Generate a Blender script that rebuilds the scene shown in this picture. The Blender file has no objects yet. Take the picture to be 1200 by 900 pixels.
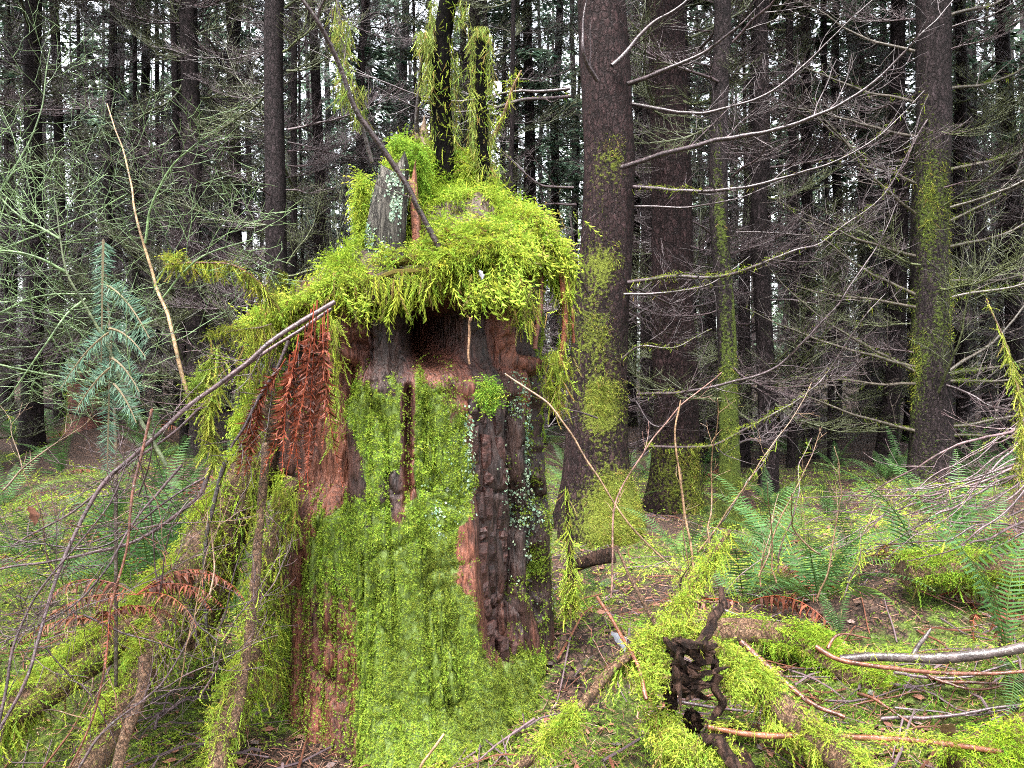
import bpy, math, random
import numpy as np
from mathutils import Vector, Matrix

random.seed(7)
RNG = np.random.default_rng(7)
SC = bpy.context.scene
COL = SC.collection
R = math.radians

# ------------------------------------------------------------------ camera
CAM_H, F, HOR = 1.45, 906.0, 430.0
cam_d = bpy.data.cameras.new('camera')
cam = bpy.data.objects.new('camera', cam_d); COL.objects.link(cam)
cam.location = (0, 0, CAM_H); cam.rotation_euler = (R(90), 0, 0)
cam_d.sensor_width = 36.0; cam_d.lens = 36.0 * F / 1200.0
cam_d.shift_y = -20.0 / 1200.0
cam_d.clip_start = 0.05; cam_d.clip_end = 2000
SC.camera = cam

# ------------------------------------------------------------------ sky, sun, exposure (overcast)
SUN_EL, SUN_AZ = 62.0, 205.0          # azimuth clockwise from +Y: behind the camera, a bit to its left
w = bpy.data.worlds.new('World'); SC.world = w; w.use_nodes = True
nt = w.node_tree; nt.nodes.clear()
sky = nt.nodes.new('ShaderNodeTexSky'); sky.sky_type = 'NISHITA'; sky.sun_disc = False
sky.sun_elevation = R(SUN_EL); sky.sun_rotation = R(SUN_AZ)
sky.air_density = 1.0; sky.dust_density = 4.0; sky.ozone_density = 1.0
hs = nt.nodes.new('ShaderNodeHueSaturation'); hs.inputs['Saturation'].default_value = 0.22
bg = nt.nodes.new('ShaderNodeBackground'); bg.inputs['Strength'].default_value = 0.15
wo = nt.nodes.new('ShaderNodeOutputWorld')
nt.links.new(sky.outputs[0], hs.inputs['Color']); nt.links.new(hs.outputs[0], bg.inputs[0]); nt.links.new(bg.outputs[0], wo.inputs[0])
sd = bpy.data.lights.new('sun', 'SUN'); sd.energy = 1.5; sd.angle = R(20); sd.color = (1.0, 0.97, 0.93)
so = bpy.data.objects.new('sun', sd); COL.objects.link(so)
_dir = Vector((math.sin(R(SUN_AZ)) * math.cos(R(SUN_EL)), math.cos(R(SUN_AZ)) * math.cos(R(SUN_EL)), math.sin(R(SUN_EL))))
so.rotation_euler = _dir.to_track_quat('Z', 'Y').to_euler(); so.location = (0, -5, 30)
SC.view_settings.view_transform = 'Standard'; SC.view_settings.look = 'None'
SC.view_settings.exposure = 3.2; SC.view_settings.gamma = 1.0; SC.view_settings.use_curve_mapping = False
SC.render.engine = 'CYCLES'
SC.cycles.max_bounces = 4; SC.cycles.diffuse_bounces = 2; SC.cycles.glossy_bounces = 1
SC.cycles.transmission_bounces = 2; SC.cycles.transparent_max_bounces = 2
SC.cycles.use_denoising = False; SC.cycles.filter_width = 1.0

# ------------------------------------------------------------------ maths helpers
def P(px, py, d):
    return np.array([(px - 600.0) / F * d, d, CAM_H + (HOR - py) / F * d])
def proj(v):
    d = np.maximum(v[..., 1], 0.05)
    return 600 + v[..., 0] / d * F, HOR - (v[..., 2] - CAM_H) / d * F
def nrm(a):
    return a / np.maximum(np.linalg.norm(a, axis=-1, keepdims=True), 1e-9)
def _hash(ix, iy, iz):
    h = (ix * 374761393 + iy * 668265263 + iz * 2147483647 + 144665) & 0xFFFFFFFF
    h = ((h ^ (h >> 13)) * 1274126177) & 0xFFFFFFFF
    h = ((h ^ (h >> 16)) * 2246822519) & 0xFFFFFFFF
    return ((h ^ (h >> 15)) & 0xFFFFFF) / float(0xFFFFFF)
def vnoise(x, y, z=0.0):
    x, y, z = np.broadcast_arrays(np.asarray(x, float), np.asarray(y, float), np.asarray(z, float))
    fx, fy, fz = np.floor(x), np.floor(y), np.floor(z)
    ix, iy, iz = fx.astype(np.int64), fy.astype(np.int64), fz.astype(np.int64)
    u, v, q = x - fx, y - fy, z - fz
    u = u * u * (3 - 2 * u); v = v * v * (3 - 2 * v); q = q * q * (3 - 2 * q)
    o = 0
    for a in (0, 1):
        for b in (0, 1):
            for c in (0, 1):
                o = o + _hash(ix + a, iy + b, iz + c) * (u if a else 1 - u) * (v if b else 1 - v) * (q if c else 1 - q)
    return o * 2 - 1
def fbm(x, y, z=0.0, o=4):
    s, a, t = 0, 1.0, 0
    for i in range(o):
        s = s + a * vnoise(x * 2 ** i + 17.3 * i, y * 2 ** i + 5.1 * i, z * 2 ** i); t += a; a *= .5
    return s / t
def smooth(e0, e1, x):
    t = np.clip((x - e0) / (e1 - e0), 0, 1); return t * t * (3 - 2 * t)
def spline(pts, n):
    p = np.asarray(pts, float); m = len(p)
    if m == 2:
        t = np.linspace(0, 1, n)[:, None]; return p[0] * (1 - t) + p[1] * t
    q = np.vstack([2 * p[0] - p[1], p, 2 * p[-1] - p[-2]])
    t = np.linspace(0, m - 1 - 1e-6, n); i = t.astype(int); f = (t - i)[:, None]
    a, b, c, d = q[i], q[i + 1], q[i + 2], q[i + 3]
    return .5 * (2 * b + (c - a) * f + (2 * a - 5 * b + 4 * c - d) * f ** 2 + (3 * b - a - 3 * c + d) * f ** 3)

# ------------------------------------------------------------------ mesh builder
class MB:
    def __init__(s): s.v = []; s.f = []; s.c = []; s.m = []; s.n = 0
    def add(s, v, f, col=None, moss=None):
        v = np.asarray(v, np.float32).reshape(-1, 3); f = np.asarray(f, np.int64)
        s.v.append(v); s.f.append(f + s.n); s.n += len(v)
        c = np.ones((len(v), 4), np.float32)
        if col is not None: c[:, :3] = col
        s.c.append(c)
        m = np.zeros(len(v), np.float32)
        if moss is not None: m[:] = moss
        s.m.append(m)
        return s
    def mesh(s, name, material, smooth_shade=True):
        me = bpy.data.meshes.new(name)
        v = np.concatenate(s.v); me.vertices.add(len(v)); me.vertices.foreach_set('co', v.ravel())
        loops = np.concatenate([f.ravel() for f in s.f]); tot = np.concatenate([np.full(len(f), f.shape[1], np.int32) for f in s.f])
        st = np.concatenate([[0], np.cumsum(tot)[:-1]]).astype(np.int32)
        me.loops.add(len(loops)); me.loops.foreach_set('vertex_index', loops.astype(np.int32))
        me.polygons.add(len(tot)); me.polygons.foreach_set('loop_start', st)
        me.polygons.foreach_set('use_smooth', np.full(len(tot), smooth_shade, bool))
        me.update(calc_edges=True)
        a = me.attributes.new('Col', 'FLOAT_COLOR', 'POINT'); a.data.foreach_set('color', np.concatenate(s.c).ravel())
        b = me.attributes.new('moss', 'FLOAT', 'POINT'); b.data.foreach_set('value', np.concatenate(s.m))
        me.materials.append(material)
        return me
    def obj(s, name, material, parent=None, smooth_shade=True):
        o = bpy.data.objects.new(name, s.mesh(name, material, smooth_shade)); COL.objects.link(o)
        if parent is not None: o.parent = parent
        return o

def tube(mb, path, rad, k=6, col=None, moss=None, rough=0.0, seed=0):
    path = np.asarray(path, float); n = len(path)
    rad = np.broadcast_to(np.asarray(rad, float), (n,))
    T = nrm(np.gradient(path, axis=0)); mt = np.abs(path[-1] - path[0])
    ref = np.eye(3)[int(np.argmin(mt))]
    N = nrm(np.cross(T, ref)); B = np.cross(T, N)
    a = np.linspace(0, 2 * math.pi, k, endpoint=False)
    dirs = np.cos(a)[None, :, None] * N[:, None] + np.sin(a)[None, :, None] * B[:, None]
    rr = np.repeat(rad[:, None], k, 1)
    if rough:
        s = np.concatenate([[0], np.cumsum(np.linalg.norm(np.diff(path, axis=0), axis=1))])
        rr = rr * (1 + rough * fbm(np.cos(a)[None] * 1.3 + seed * 3.1, np.sin(a)[None] * 1.3 + seed, (s / (np.mean(rad) * 5))[:, None], 3))
    v = path[:, None] + rr[:, :, None] * dirs
    i = np.arange(n - 1)[:, None] * k; j = np.arange(k)[None]; j2 = (j + 1) % k
    f = np.stack([i + j, i + j2, i + k + j2, i + k + j], -1).reshape(-1, 4)
    mb.add(v, f, col, moss)
    return v, dirs
def grid_faces(nu, nv, wrap_u=False):
    mu = nu if wrap_u else nu - 1
    i = np.arange(mu)[:, None]; j = np.arange(nv - 1)[None]; i2 = (i + 1) % nu
    return np.stack([i * nv + j, i2 * nv + j, i2 * nv + j + 1, i * nv + j + 1], -1).reshape(-1, 4)
def grid_normals(g):
    return nrm(np.cross(np.gradient(g, axis=0), np.gradient(g, axis=1)))
def surf_sample(g, wgt, n, nr=None):
    """random points on a grid surface, by weight x area"""
    if nr is None: nr = grid_normals(g)
    a = np.linalg.norm(np.cross(g[1:, :-1] - g[:-1, :-1], g[:-1, 1:] - g[:-1, :-1]), axis=-1)
    pw = (a * wgt[:-1, :-1]).ravel(); pw = pw / pw.sum()
    idx = RNG.choice(len(pw), n, p=pw); i, j = np.unravel_index(idx, a.shape)
    u, v = RNG.random((n, 1)), RNG.random((n, 1))
    p = g[i, j] * (1 - u) * (1 - v) + g[i + 1, j] * u * (1 - v) + g[i, j + 1] * (1 - u) * v + g[i + 1, j + 1] * u * v
    return p, nr[i, j], i, j
def basis(yd, zd):
    y = nrm(yd); x = nrm(np.cross(y, zd)); z = np.cross(x, y)
    return np.stack([x, y, z], -1)
def scatter(mb, tv, tf, pos, rot, sc, col):
    n, m = len(pos), len(tv)
    v = np.einsum('nij,mj->nmi', rot, tv) * np.reshape(sc, (n, 1, 1)) + pos[:, None]
    f = tf[None] + (np.arange(n) * m)[:, None, None]
    c = np.repeat(np.asarray(col, float), m, 0) if np.ndim(col) == 2 else col
    mb.add(v, f.reshape(-1, tf.shape[1]), c)
def rvec(n): return nrm(RNG.normal(size=(n, 3)))
def vary(base, n, dv=.22, alt=None, pa=0.0):
    c = np.tile(np.asarray(base, float), (n, 1))
    if alt is not None:
        k = RNG.random(n) < pa; c[k] = alt
    c = c * (1 + dv * RNG.normal(size=(n, 1))); c[:, 0] *= 1 + .12 * RNG.normal(size=n)
    return np.clip(c, .004, .8)

# ------------------------------------------------------------------ templates (moss)
def feather(nl=6, wid=.22, droop=.35):
    """flat feather-moss shoot, unit length along +Y, drooping to -Z"""
    v, f = [], []
    ys = np.linspace(.06, .95, nl)
    for i, y in enumerate(ys):
        l = wid * (1.05 - abs(y - .35) * 1.1); z = -droop * y * y
        y2 = min(y + .17 + .05, 1.08); z2 = -droop * y2 * y2 - .05; h = .055
        for s in (-1, 1):
            b = len(v)
            v += [(0, y - h, z), (s * l, y2 - .02, z2), (0, y + h * 1.2, z)]
            f.append((b, b + 1, b + 2))
    b = len(v); v += [(-.03, 0, 0), (.03, 0, 0), (0, 1.08, -droop * 1.15)]; f.append((b, b + 1, b + 2))
    return np.array(v), np.array(f)
FEA = feather(4, .18, .6); FEA_LO = feather(3, .20, .5); STRAND = feather(6, .085, .2)
def star():
    v, f = [], []
    for k in range(4):
        a = k * 1.571 + .4; c, s = math.cos(a), math.sin(a); b = len(v)
        v += [(-.16 * s, .16 * c, 0), (.16 * s, -.16 * c, 0), (.62 * c, .62 * s, .55)]
        f.append((b, b + 1, b + 2))
    return np.array(v), np.array(f)
STAR = star()
DOWN = np.array([0, 0, -1.0]); UP = np.array([0, 0, 1.0])
def put_feathers(mb, p, n, length, col, out=.8, down=.5, rand=.7, tpl=FEA, lift=.0):
    k = len(p); g = n * out + rvec(k) * rand + DOWN * down
    sc = length * (.4 + 1.5 * RNG.random(k) ** 2.2)
    scatter(mb, tpl[0], tpl[1], p + n * lift, basis(g, n + .4 * rvec(k) + UP * .5), sc, col)
def put_stars(mb, p, n, size, col):
    k = len(p); x = rvec(k); z = nrm(n + .45 * rvec(k))
    y = nrm(np.cross(z, x)); x = np.cross(y, z)
    scatter(mb, STAR[0], STAR[1], p, np.stack([x, y, z], -1), size * (.6 + .8 * RNG.random(k)), col)

MOSS_Y = (.30, .385, .048); MOSS_G = (.25, .36, .042); MOSS_D = (.11, .14, .025); MOSS_B = (.19, .15, .05)

# ------------------------------------------------------------------ materials
def new_mat(name):
    m = bpy.data.materials.new(name); m.use_nodes = True; t = m.node_tree; t.nodes.clear()
    return m, t, t.nodes.new('ShaderNodeOutputMaterial')
def attr_mat(name, rough=.6, trans=.0, spec=.3, mul=1.0, noise=0.0, fleck=.55):
    m, t, out = new_mat(name); L = t.links.new
    a = t.nodes.new('ShaderNodeAttribute'); a.attribute_name = 'Col'
    col = a.outputs['Color']
    if noise:
        tc = t.nodes.new('ShaderNodeTexCoord'); nz = t.nodes.new('ShaderNodeTexNoise'); nz.inputs['Scale'].default_value = noise; nz.inputs['Detail'].default_value = 6
        L(tc.outputs['Object'], nz.inputs['Vector'])
        mr = t.nodes.new('ShaderNodeMapRange'); mr.inputs[1].default_value = .3; mr.inputs[2].default_value = .7; mr.inputs[3].default_value = .35; mr.inputs[4].default_value = 1.7
        L(nz.outputs['Fac'], mr.inputs[0])
        mx = t.nodes.new('ShaderNodeVectorMath'); mx.operation = 'SCALE'; L(col, mx.inputs[0]); L(mr.outputs[0], mx.inputs['Scale']); col = mx.outputs[0]
    b = t.nodes.new('ShaderNodeBsdfPrincipled'); b.inputs['Roughness'].default_value = rough; b.inputs['Specular IOR Level'].default_value = spec
    if noise:
        n2 = t.nodes.new('ShaderNodeTexNoise'); n2.inputs['Scale'].default_value = noise * 2.7; n2.inputs['Detail'].default_value = 4; L(tc.outputs['Object'], n2.inputs['Vector'])
        fm = t.nodes.new('ShaderNodeMapRange'); fm.inputs[1].default_value = .62; fm.inputs[2].default_value = .70; fm.inputs[4].default_value = fleck; L(n2.outputs['Fac'], fm.inputs[0])
        mf = t.nodes.new('ShaderNodeMix'); mf.data_type = 'RGBA'; mf.inputs[7].default_value = (.30, .32, .26, 1); L(fm.outputs[0], mf.inputs[0]); L(col, mf.inputs[6]); col = mf.outputs[2]
        bp = t.nodes.new('ShaderNodeBump'); bp.inputs['Strength'].default_value = .7; bp.inputs['Distance'].default_value = .006; L(n2.outputs['Fac'], bp.inputs['Height']); L(bp.outputs[0], b.inputs['Normal'])
    L(col, b.inputs['Base Color']); s = b.outputs[0]
    if trans:
        tr = t.nodes.new('ShaderNodeBsdfTranslucent'); L(col, tr.inputs['Color'])
        ms = t.nodes.new('ShaderNodeMixShader'); ms.inputs[0].default_value = trans
        L(s, ms.inputs[1]); L(tr.outputs[0], ms.inputs[2]); s = ms.outputs[0]
    L(s, out.inputs['Surface'])
    return m
def bark_mat(name, c1, c2, c3, mossc, scale=18.0, stretch=.25, rough=.55, spec=.4, bump=.6, flake=60.0, moss_scale=40.0, fleck=.4):
    """fissured bark; the 'moss' attribute brings in a moss film"""
    m, t, out = new_mat(name); L = t.links.new; N = t.nodes.new
    tc = N('ShaderNodeTexCoord'); mp = N('ShaderNodeMapping'); mp.inputs['Scale'].default_value = (1, 1, stretch)
    L(tc.outputs['Object'], mp.inputs['Vector'])
    n1 = N('ShaderNodeTexNoise'); n1.inputs['Scale'].default_value = scale; n1.inputs['Detail'].default_value = 8; n1.inputs['Roughness'].default_value = .7
    L(mp.outputs[0], n1.inputs['Vector'])
    vo = N('ShaderNodeTexVoronoi'); vo.feature = 'DISTANCE_TO_EDGE'; vo.inputs['Scale'].default_value = flake
    wv = N('ShaderNodeVectorMath'); wv.operation = 'MULTIPLY_ADD'; wv.inputs[1].default_value = (.06,) * 3
    L(n1.outputs['Color'], wv.inputs[0]); L(mp.outputs[0], wv.inputs[2]); L(wv.outputs[0], vo.inputs['Vector'])
    cr = N('ShaderNodeValToRGB'); e = cr.color_ramp.elements
    e[0].position = .30; e[0].color = (*c1, 1); e[1].position = .72; e[1].color = (*c3, 1)
    x = e.new(.52); x.color = (*c2, 1)
    L(n1.outputs['Fac'], cr.inputs[0])
    ed = N('ShaderNodeMapRange'); ed.inputs[1].default_value = 0; ed.inputs[2].default_value = .12; ed.inputs[3].default_value = .35
    L(vo.outputs[0], ed.inputs[0])
    sc = N('ShaderNodeVectorMath'); sc.operation = 'SCALE'; L(cr.outputs[0], sc.inputs[0]); L(ed.outputs[0], sc.inputs['Scale'])
    mp2 = N('ShaderNodeMapping'); mp2.inputs['Scale'].default_value = (1, 1, 2.2); L(tc.outputs['Object'], mp2.inputs['Vector'])
    nfl = N('ShaderNodeTexNoise'); nfl.inputs['Scale'].default_value = scale * 3.2; nfl.inputs['Detail'].default_value = 3; L(mp2.outputs[0], nfl.inputs['Vector'])
    ffl = N('ShaderNodeMapRange'); ffl.inputs[1].default_value = .60; ffl.inputs[2].default_value = .68; ffl.inputs[4].default_value = fleck; L(nfl.outputs['Fac'], ffl.inputs[0])
    mfl = N('ShaderNodeMix'); mfl.data_type = 'RGBA'; mfl.inputs[7].default_value = (.11, .09, .095, 1); L(ffl.outputs[0], mfl.inputs[0]); L(sc.outputs[0], mfl.inputs[6]); sc = mfl
    mo = N('ShaderNodeAttribute'); mo.attribute_name = 'moss'
    n2 = N('ShaderNodeTexNoise'); n2.inputs['Scale'].default_value = moss_scale; n2.inputs['Detail'].default_value = 6; L(tc.outputs['Object'], n2.inputs['Vector'])
    ad = N('ShaderNodeMath'); ad.operation = 'ADD'; L(mo.outputs['Fac'], ad.inputs[0]); L(n2.outputs['Fac'], ad.inputs[1])
    mr = N('ShaderNodeMapRange'); mr.inputs[1].default_value = .92; mr.inputs[2].default_value = 1.12; L(ad.outputs[0], mr.inputs[0])
    mc = N('ShaderNodeValToRGB'); ee = mc.color_ramp.elements; ee[0].position = .3; ee[0].color = (*[q * .35 for q in mossc], 1); ee[1].position = .7; ee[1].color = (*mossc, 1)
    n3 = N('ShaderNodeTexNoise'); n3.inputs['Scale'].default_value = moss_scale * 4; n3.inputs['Detail'].default_value = 4; L(tc.outputs['Object'], n3.inputs['Vector']); L(n3.outputs['Fac'], mc.inputs[0])
    mix = N('ShaderNodeMix'); mix.data_type = 'RGBA'; L(mr.outputs[0], mix.inputs[0]); L(sc.outputs[2], mix.inputs[6]); L(mc.outputs[0], mix.inputs[7])
    b = N('ShaderNodeBsdfPrincipled'); b.inputs['Specular IOR Level'].default_value = spec
    L(mix.outputs[2], b.inputs['Base Color'])
    rg = N('ShaderNodeMapRange'); rg.inputs[3].default_value = rough; rg.inputs[4].default_value = .95; L(mr.outputs[0], rg.inputs[0]); L(rg.outputs[0], b.inputs['Roughness'])
    hh = N('ShaderNodeMath'); hh.operation = 'MULTIPLY'; L(n1.outputs['Fac'], hh.inputs[0]); L(ed.outputs[0], hh.inputs[1])
    h2 = N('ShaderNodeMath'); h2.operation = 'MULTIPLY_ADD'; L(n3.outputs['Fac'], h2.inputs[0]); L(mr.outputs[0], h2.inputs[1]); L(hh.outputs[0], h2.inputs[2])
    bp = N('ShaderNodeBump'); bp.inputs['Strength'].default_value = bump; bp.inputs['Distance'].default_value = .02
    L(h2.outputs[0], bp.inputs['Height']); L(bp.outputs[0], b.inputs['Normal'])
    L(b.outputs[0], out.inputs['Surface'])
    return m
M_MOSS = attr_mat('moss_leaf', .85, .35, .10)
M_FERN = attr_mat('fern_leaf', .5, .3, .22)
M_DEADFERN = attr_mat('dead_fern_leaf', .5, .2, .35)
M_LITTER = attr_mat('litter', .7, .0, .3)
M_NEEDLE = attr_mat('needle', .5, .45, .3)
M_TWIG = attr_mat('twig_bark', .36, 0, .5, noise=30, fleck=.35)
M_WOOD = attr_mat('rotten_wood', .6, 0, .35, noise=45, fleck=0.0)

M_LICHEN = attr_mat('lichen', .9, 0, .1)
M_BARK = bark_mat('conifer_bark', (.0035, .0018, .0018), (.016, .008, .008), (.055, .030, .031), (.16, .19, .03), 22, .5, .75, .12, 1.0, 26)
M_BARKD = bark_mat('dark_bark', (.004, .0028, .0028), (.0135, .009, .0095), (.044, .031, .034), (.085, .115, .022), 22, .45, .75, .12, 1.0, 26)
M_LOG = bark_mat('fallen_log_bark', (.045, .022, .012), (.14, .075, .04), (.27, .18, .11), (.24, .28, .03), 40, .7, .55, .4, .8, 70, 40, .3)
M_GREY = bark_mat('weathered_wood', (.03, .024, .02), (.10, .09, .075), (.22, .21, .17), (.2, .25, .04), 60, .07, .7, .25, 1.0, 50)
M_BACKLIT = bark_mat('dark_backlit_bark', (.0008, .0006, .0006), (.0025, .0018, .0015), (.007, .0045, .004), (.06, .08, .012), 30, .3, .8, .05, 1.0, 30, 40, .03)  # dark bark blackened further, the stems' backlit shade put into its colour
M_DARKWOOD = bark_mat('wet_dark_wood', (.010, .005, .004), (.042, .021, .014), (.12, .065, .045), (.1, .13, .02), 45, .35, .65, .2, 1.0, 25, 40, .12)

# ------------------------------------------------------------------ tagging
def tag(o, label, cat, group=None, kind=None):
    o['label'] = label; o['category'] = cat
    if group: o['group'] = group
    if kind: o['kind'] = kind
    return o
def thing(name, label, cat, loc=(0, 0, 0), group=None):
    o = bpy.data.objects.new(name, None); COL.objects.link(o); o.location = tuple(float(q) for q in loc); o.empty_display_size = .1
    return tag(o, label, cat, group)
def child(o, par, loc):
    """parent a mesh built in world space to an empty at loc"""
    o.parent = par; o.matrix_parent_inverse = Matrix.Translation(-Vector(tuple(float(q) for q in loc)))
    return o

# ------------------------------------------------------------------ ground
SX, SY, SR = -.47, 3.57, .63            # stump axis and radius
MOUNDS = [(.35, 3.55, .34, .42), (.05, 2.75, .10, .35), (-1.55, 3.3, .28, .45), (-2.2, 2.9, .25, .5), (1.5, 3.1, .22, .5), (2.1, 2.85, .38, .35),
          (.75, 2.75, .12, .30), (2.3, 4.6, .25, .6), (-3.6, 6.5, .3, .9), (-5.7, 11, .35, .9), (1.1, 5.0, .10, .5), (3.2, 6.0, .22, .8), (-2.6, 4.2, .18, .6), (4.6, 8.2, .2, 1.0), (1.9, 4.1, .14, .3), (2.7, 3.6, .2, .35), (1.2, 3.6, .12, .25), (-2.9, 5.2, .2, .4), (-1.9, 5.6, .16, .35), (2.9, 5.2, .2, .4), (.85, 4.2, .1, .3), (.9, 6.4, .16, .6)]
def gh(x, y):
    x = np.asarray(x, float); y = np.asarray(y, float)
    z = .10 * fbm(x * .45 + 3, y * .45, 0, 3) + .045 * fbm(x * 2.2, y * 2.2, 3, 3) + .018 * fbm(x * 8, y * 8, 5, 3)
    z = z + .05 * np.clip(y - 5, 0, 9) * smooth(.5, -2.5, x) + .012 * np.clip(y - 9, 0, 60)
    for (mx, my, h, r) in MOUNDS:
        z = z + h * np.exp(-((x - mx) ** 2 + (y - my) ** 2) / (r * r))
    z = z - .22 * np.exp(-((x + 1.75) ** 2 + (y - 2.75) ** 2) / .10) - .16 * np.exp(-((x - .62) ** 2 + (y - 2.5) ** 2) / .02)
    return z
def G(px, py):
    d = np.concatenate([np.arange(1.8, 8, .02), np.arange(8, 60, .1)])
    pts = np.stack([(px - 600) / F * d, d, CAM_H + (HOR - py) / F * d], -1)
    hit = np.nonzero(pts[:, 2] <= gh(pts[:, 0], pts[:, 1]))[0]
    return pts[hit[0]] if len(hit) else pts[-1]
def axis(a, b, n, dense, lo, hi):
    u = np.linspace(-1, 1, n)
    return u
def mossmask(x, y):
    m = 1.0 + 1.1 * fbm(x * .9 + 11, y * .9 + 4, 0, 3) + .5 * fbm(x * 4, y * 4, 9, 2)
    m = m - .7 * np.exp(-((x - 1.6) ** 2 / .3 + (y - 4.2) ** 2 / .15))            # needle litter right of the tree
    m = m - .8 * np.exp(-((x + .75) ** 2 / .12 + (y - 2.75) ** 2 / .05))            # litter at the stump foot
    m = m - .7 * np.exp(-((x - .27) ** 2 / .02 + (y - 3.15) ** 2 / .03))
    m = m - .5 * smooth(7, 14, y) - .42 * smooth(4.3, 6, y) * smooth(.2, -1.2, x) - .16 * smooth(4.2, 5.8, y) * smooth(.3, 1.0, x)
    m = m + .6 * np.exp(-((x - .45) ** 2 / .15 + (y - 2.75) ** 2 / .12)) + .5 * np.exp(-((x + 2.0) ** 2 / .5 + (y - 2.9) ** 2 / .3)) + .5 * np.exp(-((x - 1.6) ** 2 / .4 + (y - 2.95) ** 2 / .25))
    return np.clip(m, 0, 1)
def ground():
    u = np.linspace(-1, 1, 250); xs = np.sinh(u * 5.2) / math.sinh(5.2) * 260; xs = np.sign(u) * (np.abs(u) * 5.0 + np.abs(u) ** 9 * 115)
    q = np.linspace(0, 1, 270); ys = 1.0 + q * 9.5 + q ** 10 * 110
    g = np.zeros((len(xs), len(ys), 3)); g[..., 0] = xs[:, None]; g[..., 1] = ys[None]; g[..., 2] = gh(g[..., 0], g[..., 1])
    far = g[..., 1] > 40; g[..., 2] = np.where(far, np.minimum(g[..., 2], 1.1), g[..., 2])
    mb = MB(); mm = mossmask(g[..., 0], g[..., 1])
    mb.add(g.reshape(-1, 3), grid_faces(len(xs), len(ys)), None, (mm * .62).ravel())
    # skirt behind the camera, same sheet
    ys2 = np.concatenate([np.linspace(-60, -5, 12), np.linspace(-4, 1.0, 10)])
    g2 = np.zeros((len(xs), len(ys2), 3)); g2[..., 0] = xs[:, None]; g2[..., 1] = ys2[None]; g2[..., 2] = gh(g2[..., 0], g2[..., 1])
    mb.add(g2.reshape(-1, 3), grid_faces(len(xs), len(ys2)))
    m = bark_mat('forest_floor', (.018, .011, .008), (.050, .028, .019), (.11, .058, .038), (.105, .145, .025), 16, 1, .75, .3, 1.0, 30, 14, .15)
    o = mb.obj('ground', m); o['kind'] = 'structure'; o['label'] = 'dark forest floor of needle litter and moss'
    return o
ground()

# ------------------------------------------------------------------ mossy limb helper
def limb_moss(mb, v, dirs, path, n, length, base=MOSS_Y, alt=MOSS_B, hang=.0, top=.35, star_n=0):
    """feather moss on the upper side of a tube grid, with hanging strands below"""
    nn = dirs; length = length * .62; n = int(n * 1.6)
    wgt = np.clip(nn[..., 2] + top, 0, 1) * np.clip(.42 + 2.6 * fbm(v[..., 0] * 5, v[..., 1] * 5, v[..., 2] * 5, 3), .02, 1) + 1e-4
    p, q, i, j = surf_sample(v, wgt, n, nn)
    lump = np.clip(fbm(p[:, 0] * 14, p[:, 1] * 14, p[:, 2] * 14, 2) + .2, 0, 1); put_feathers(mb, p + q * (.03 * lump)[:, None], q, length * 1.05, vary(base, n, .25, alt, .12), .75, .1, .95)
    if hang:
        k = int(n * hang); wgt = np.clip(-nn[..., 2] + .35, 0, 1) * np.clip(.1 + 2 * fbm(v[..., 0] * 6, v[..., 1] * 6, 3, 2), 0, 1) + 1e-4
        p, q, i, j = surf_sample(v, wgt, k, nn)
        put_feathers(mb, p, q, length * 2.0, vary(base, k, .3, alt, .2), .15, .9, .6, STRAND)
def wiggle(path, amp, freq=3.0, seed=0.0):
    s = np.concatenate([[0], np.cumsum(np.linalg.norm(np.diff(path, axis=0), axis=1))]) * freq
    e = np.minimum(1, np.linspace(0, 1, len(path)) * 5)
    off = np.stack([fbm(s, seed + 1.7, 0, 3), fbm(s, seed + 9.2, 4, 3), fbm(s, seed + 23.1, 8, 3)], -1)
    return path + off * amp * e[:, None]
def rot_about(v, ax, a):
    ax = nrm(ax); return v * math.cos(a) + np.cross(ax, v) * math.sin(a) + ax * np.dot(ax, v) * (1 - math.cos(a))
def twigs(mb, path, r, n, ln, lvl, rnd, col, spread=.9, up=.25, rmin=.0012, start=.12, flat=None, zig=.0, curve=.25, k=3):
    """side shoots along a path, recursive"""
    m = len(path); T = nrm(np.gradient(path, axis=0))
    for i in range(n):
        t = start + (1 - start) * ((i + rnd.random()) / n); idx = min(int(t * (m - 1)), m - 1)
        p = path[idx]; tg = T[idx]
        ax = flat if flat is not None else np.array([rnd.gauss(0, 1), rnd.gauss(0, 1), rnd.gauss(0, 1)])
        ax = np.cross(tg, np.cross(ax, tg)); sgn = 1 if (i % 2 == 0) else -1
        d = rot_about(tg, ax + 1e-6, sgn * spread * rnd.uniform(.7, 1.25)); d = nrm(d + UP * up * rnd.uniform(.2, 1) + .12 * np.array([rnd.gauss(0, 1), rnd.gauss(0, 1), rnd.gauss(0, 1)]))
        L = ln * rnd.uniform(.45, 1.15) * (1.15 - .6 * t)
        ns = 6 if lvl > 0 else 4; q = [p]; dd = d
        for s in range(ns - 1):
            dd = nrm(dd + UP * curve * .25 + .14 * np.array([rnd.gauss(0, 1), rnd.gauss(0, 1), rnd.gauss(0, 1)]) + (zig * (1 if s % 2 else -1) * np.cross(dd, ax)))
            q.append(q[-1] + dd * L / (ns - 1))
        q = np.array(q); ri = max(r * (1 - .65 * t) * .55, rmin)
        tube(mb, q, np.linspace(ri, max(ri * .35, rmin * .6), ns), k, col)
        if lvl > 0: twigs(mb, q, ri, max(2, int(n * .55)), ln * .5, lvl - 1, rnd, col, spread, up, rmin, .2, flat, zig, curve, k)

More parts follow.
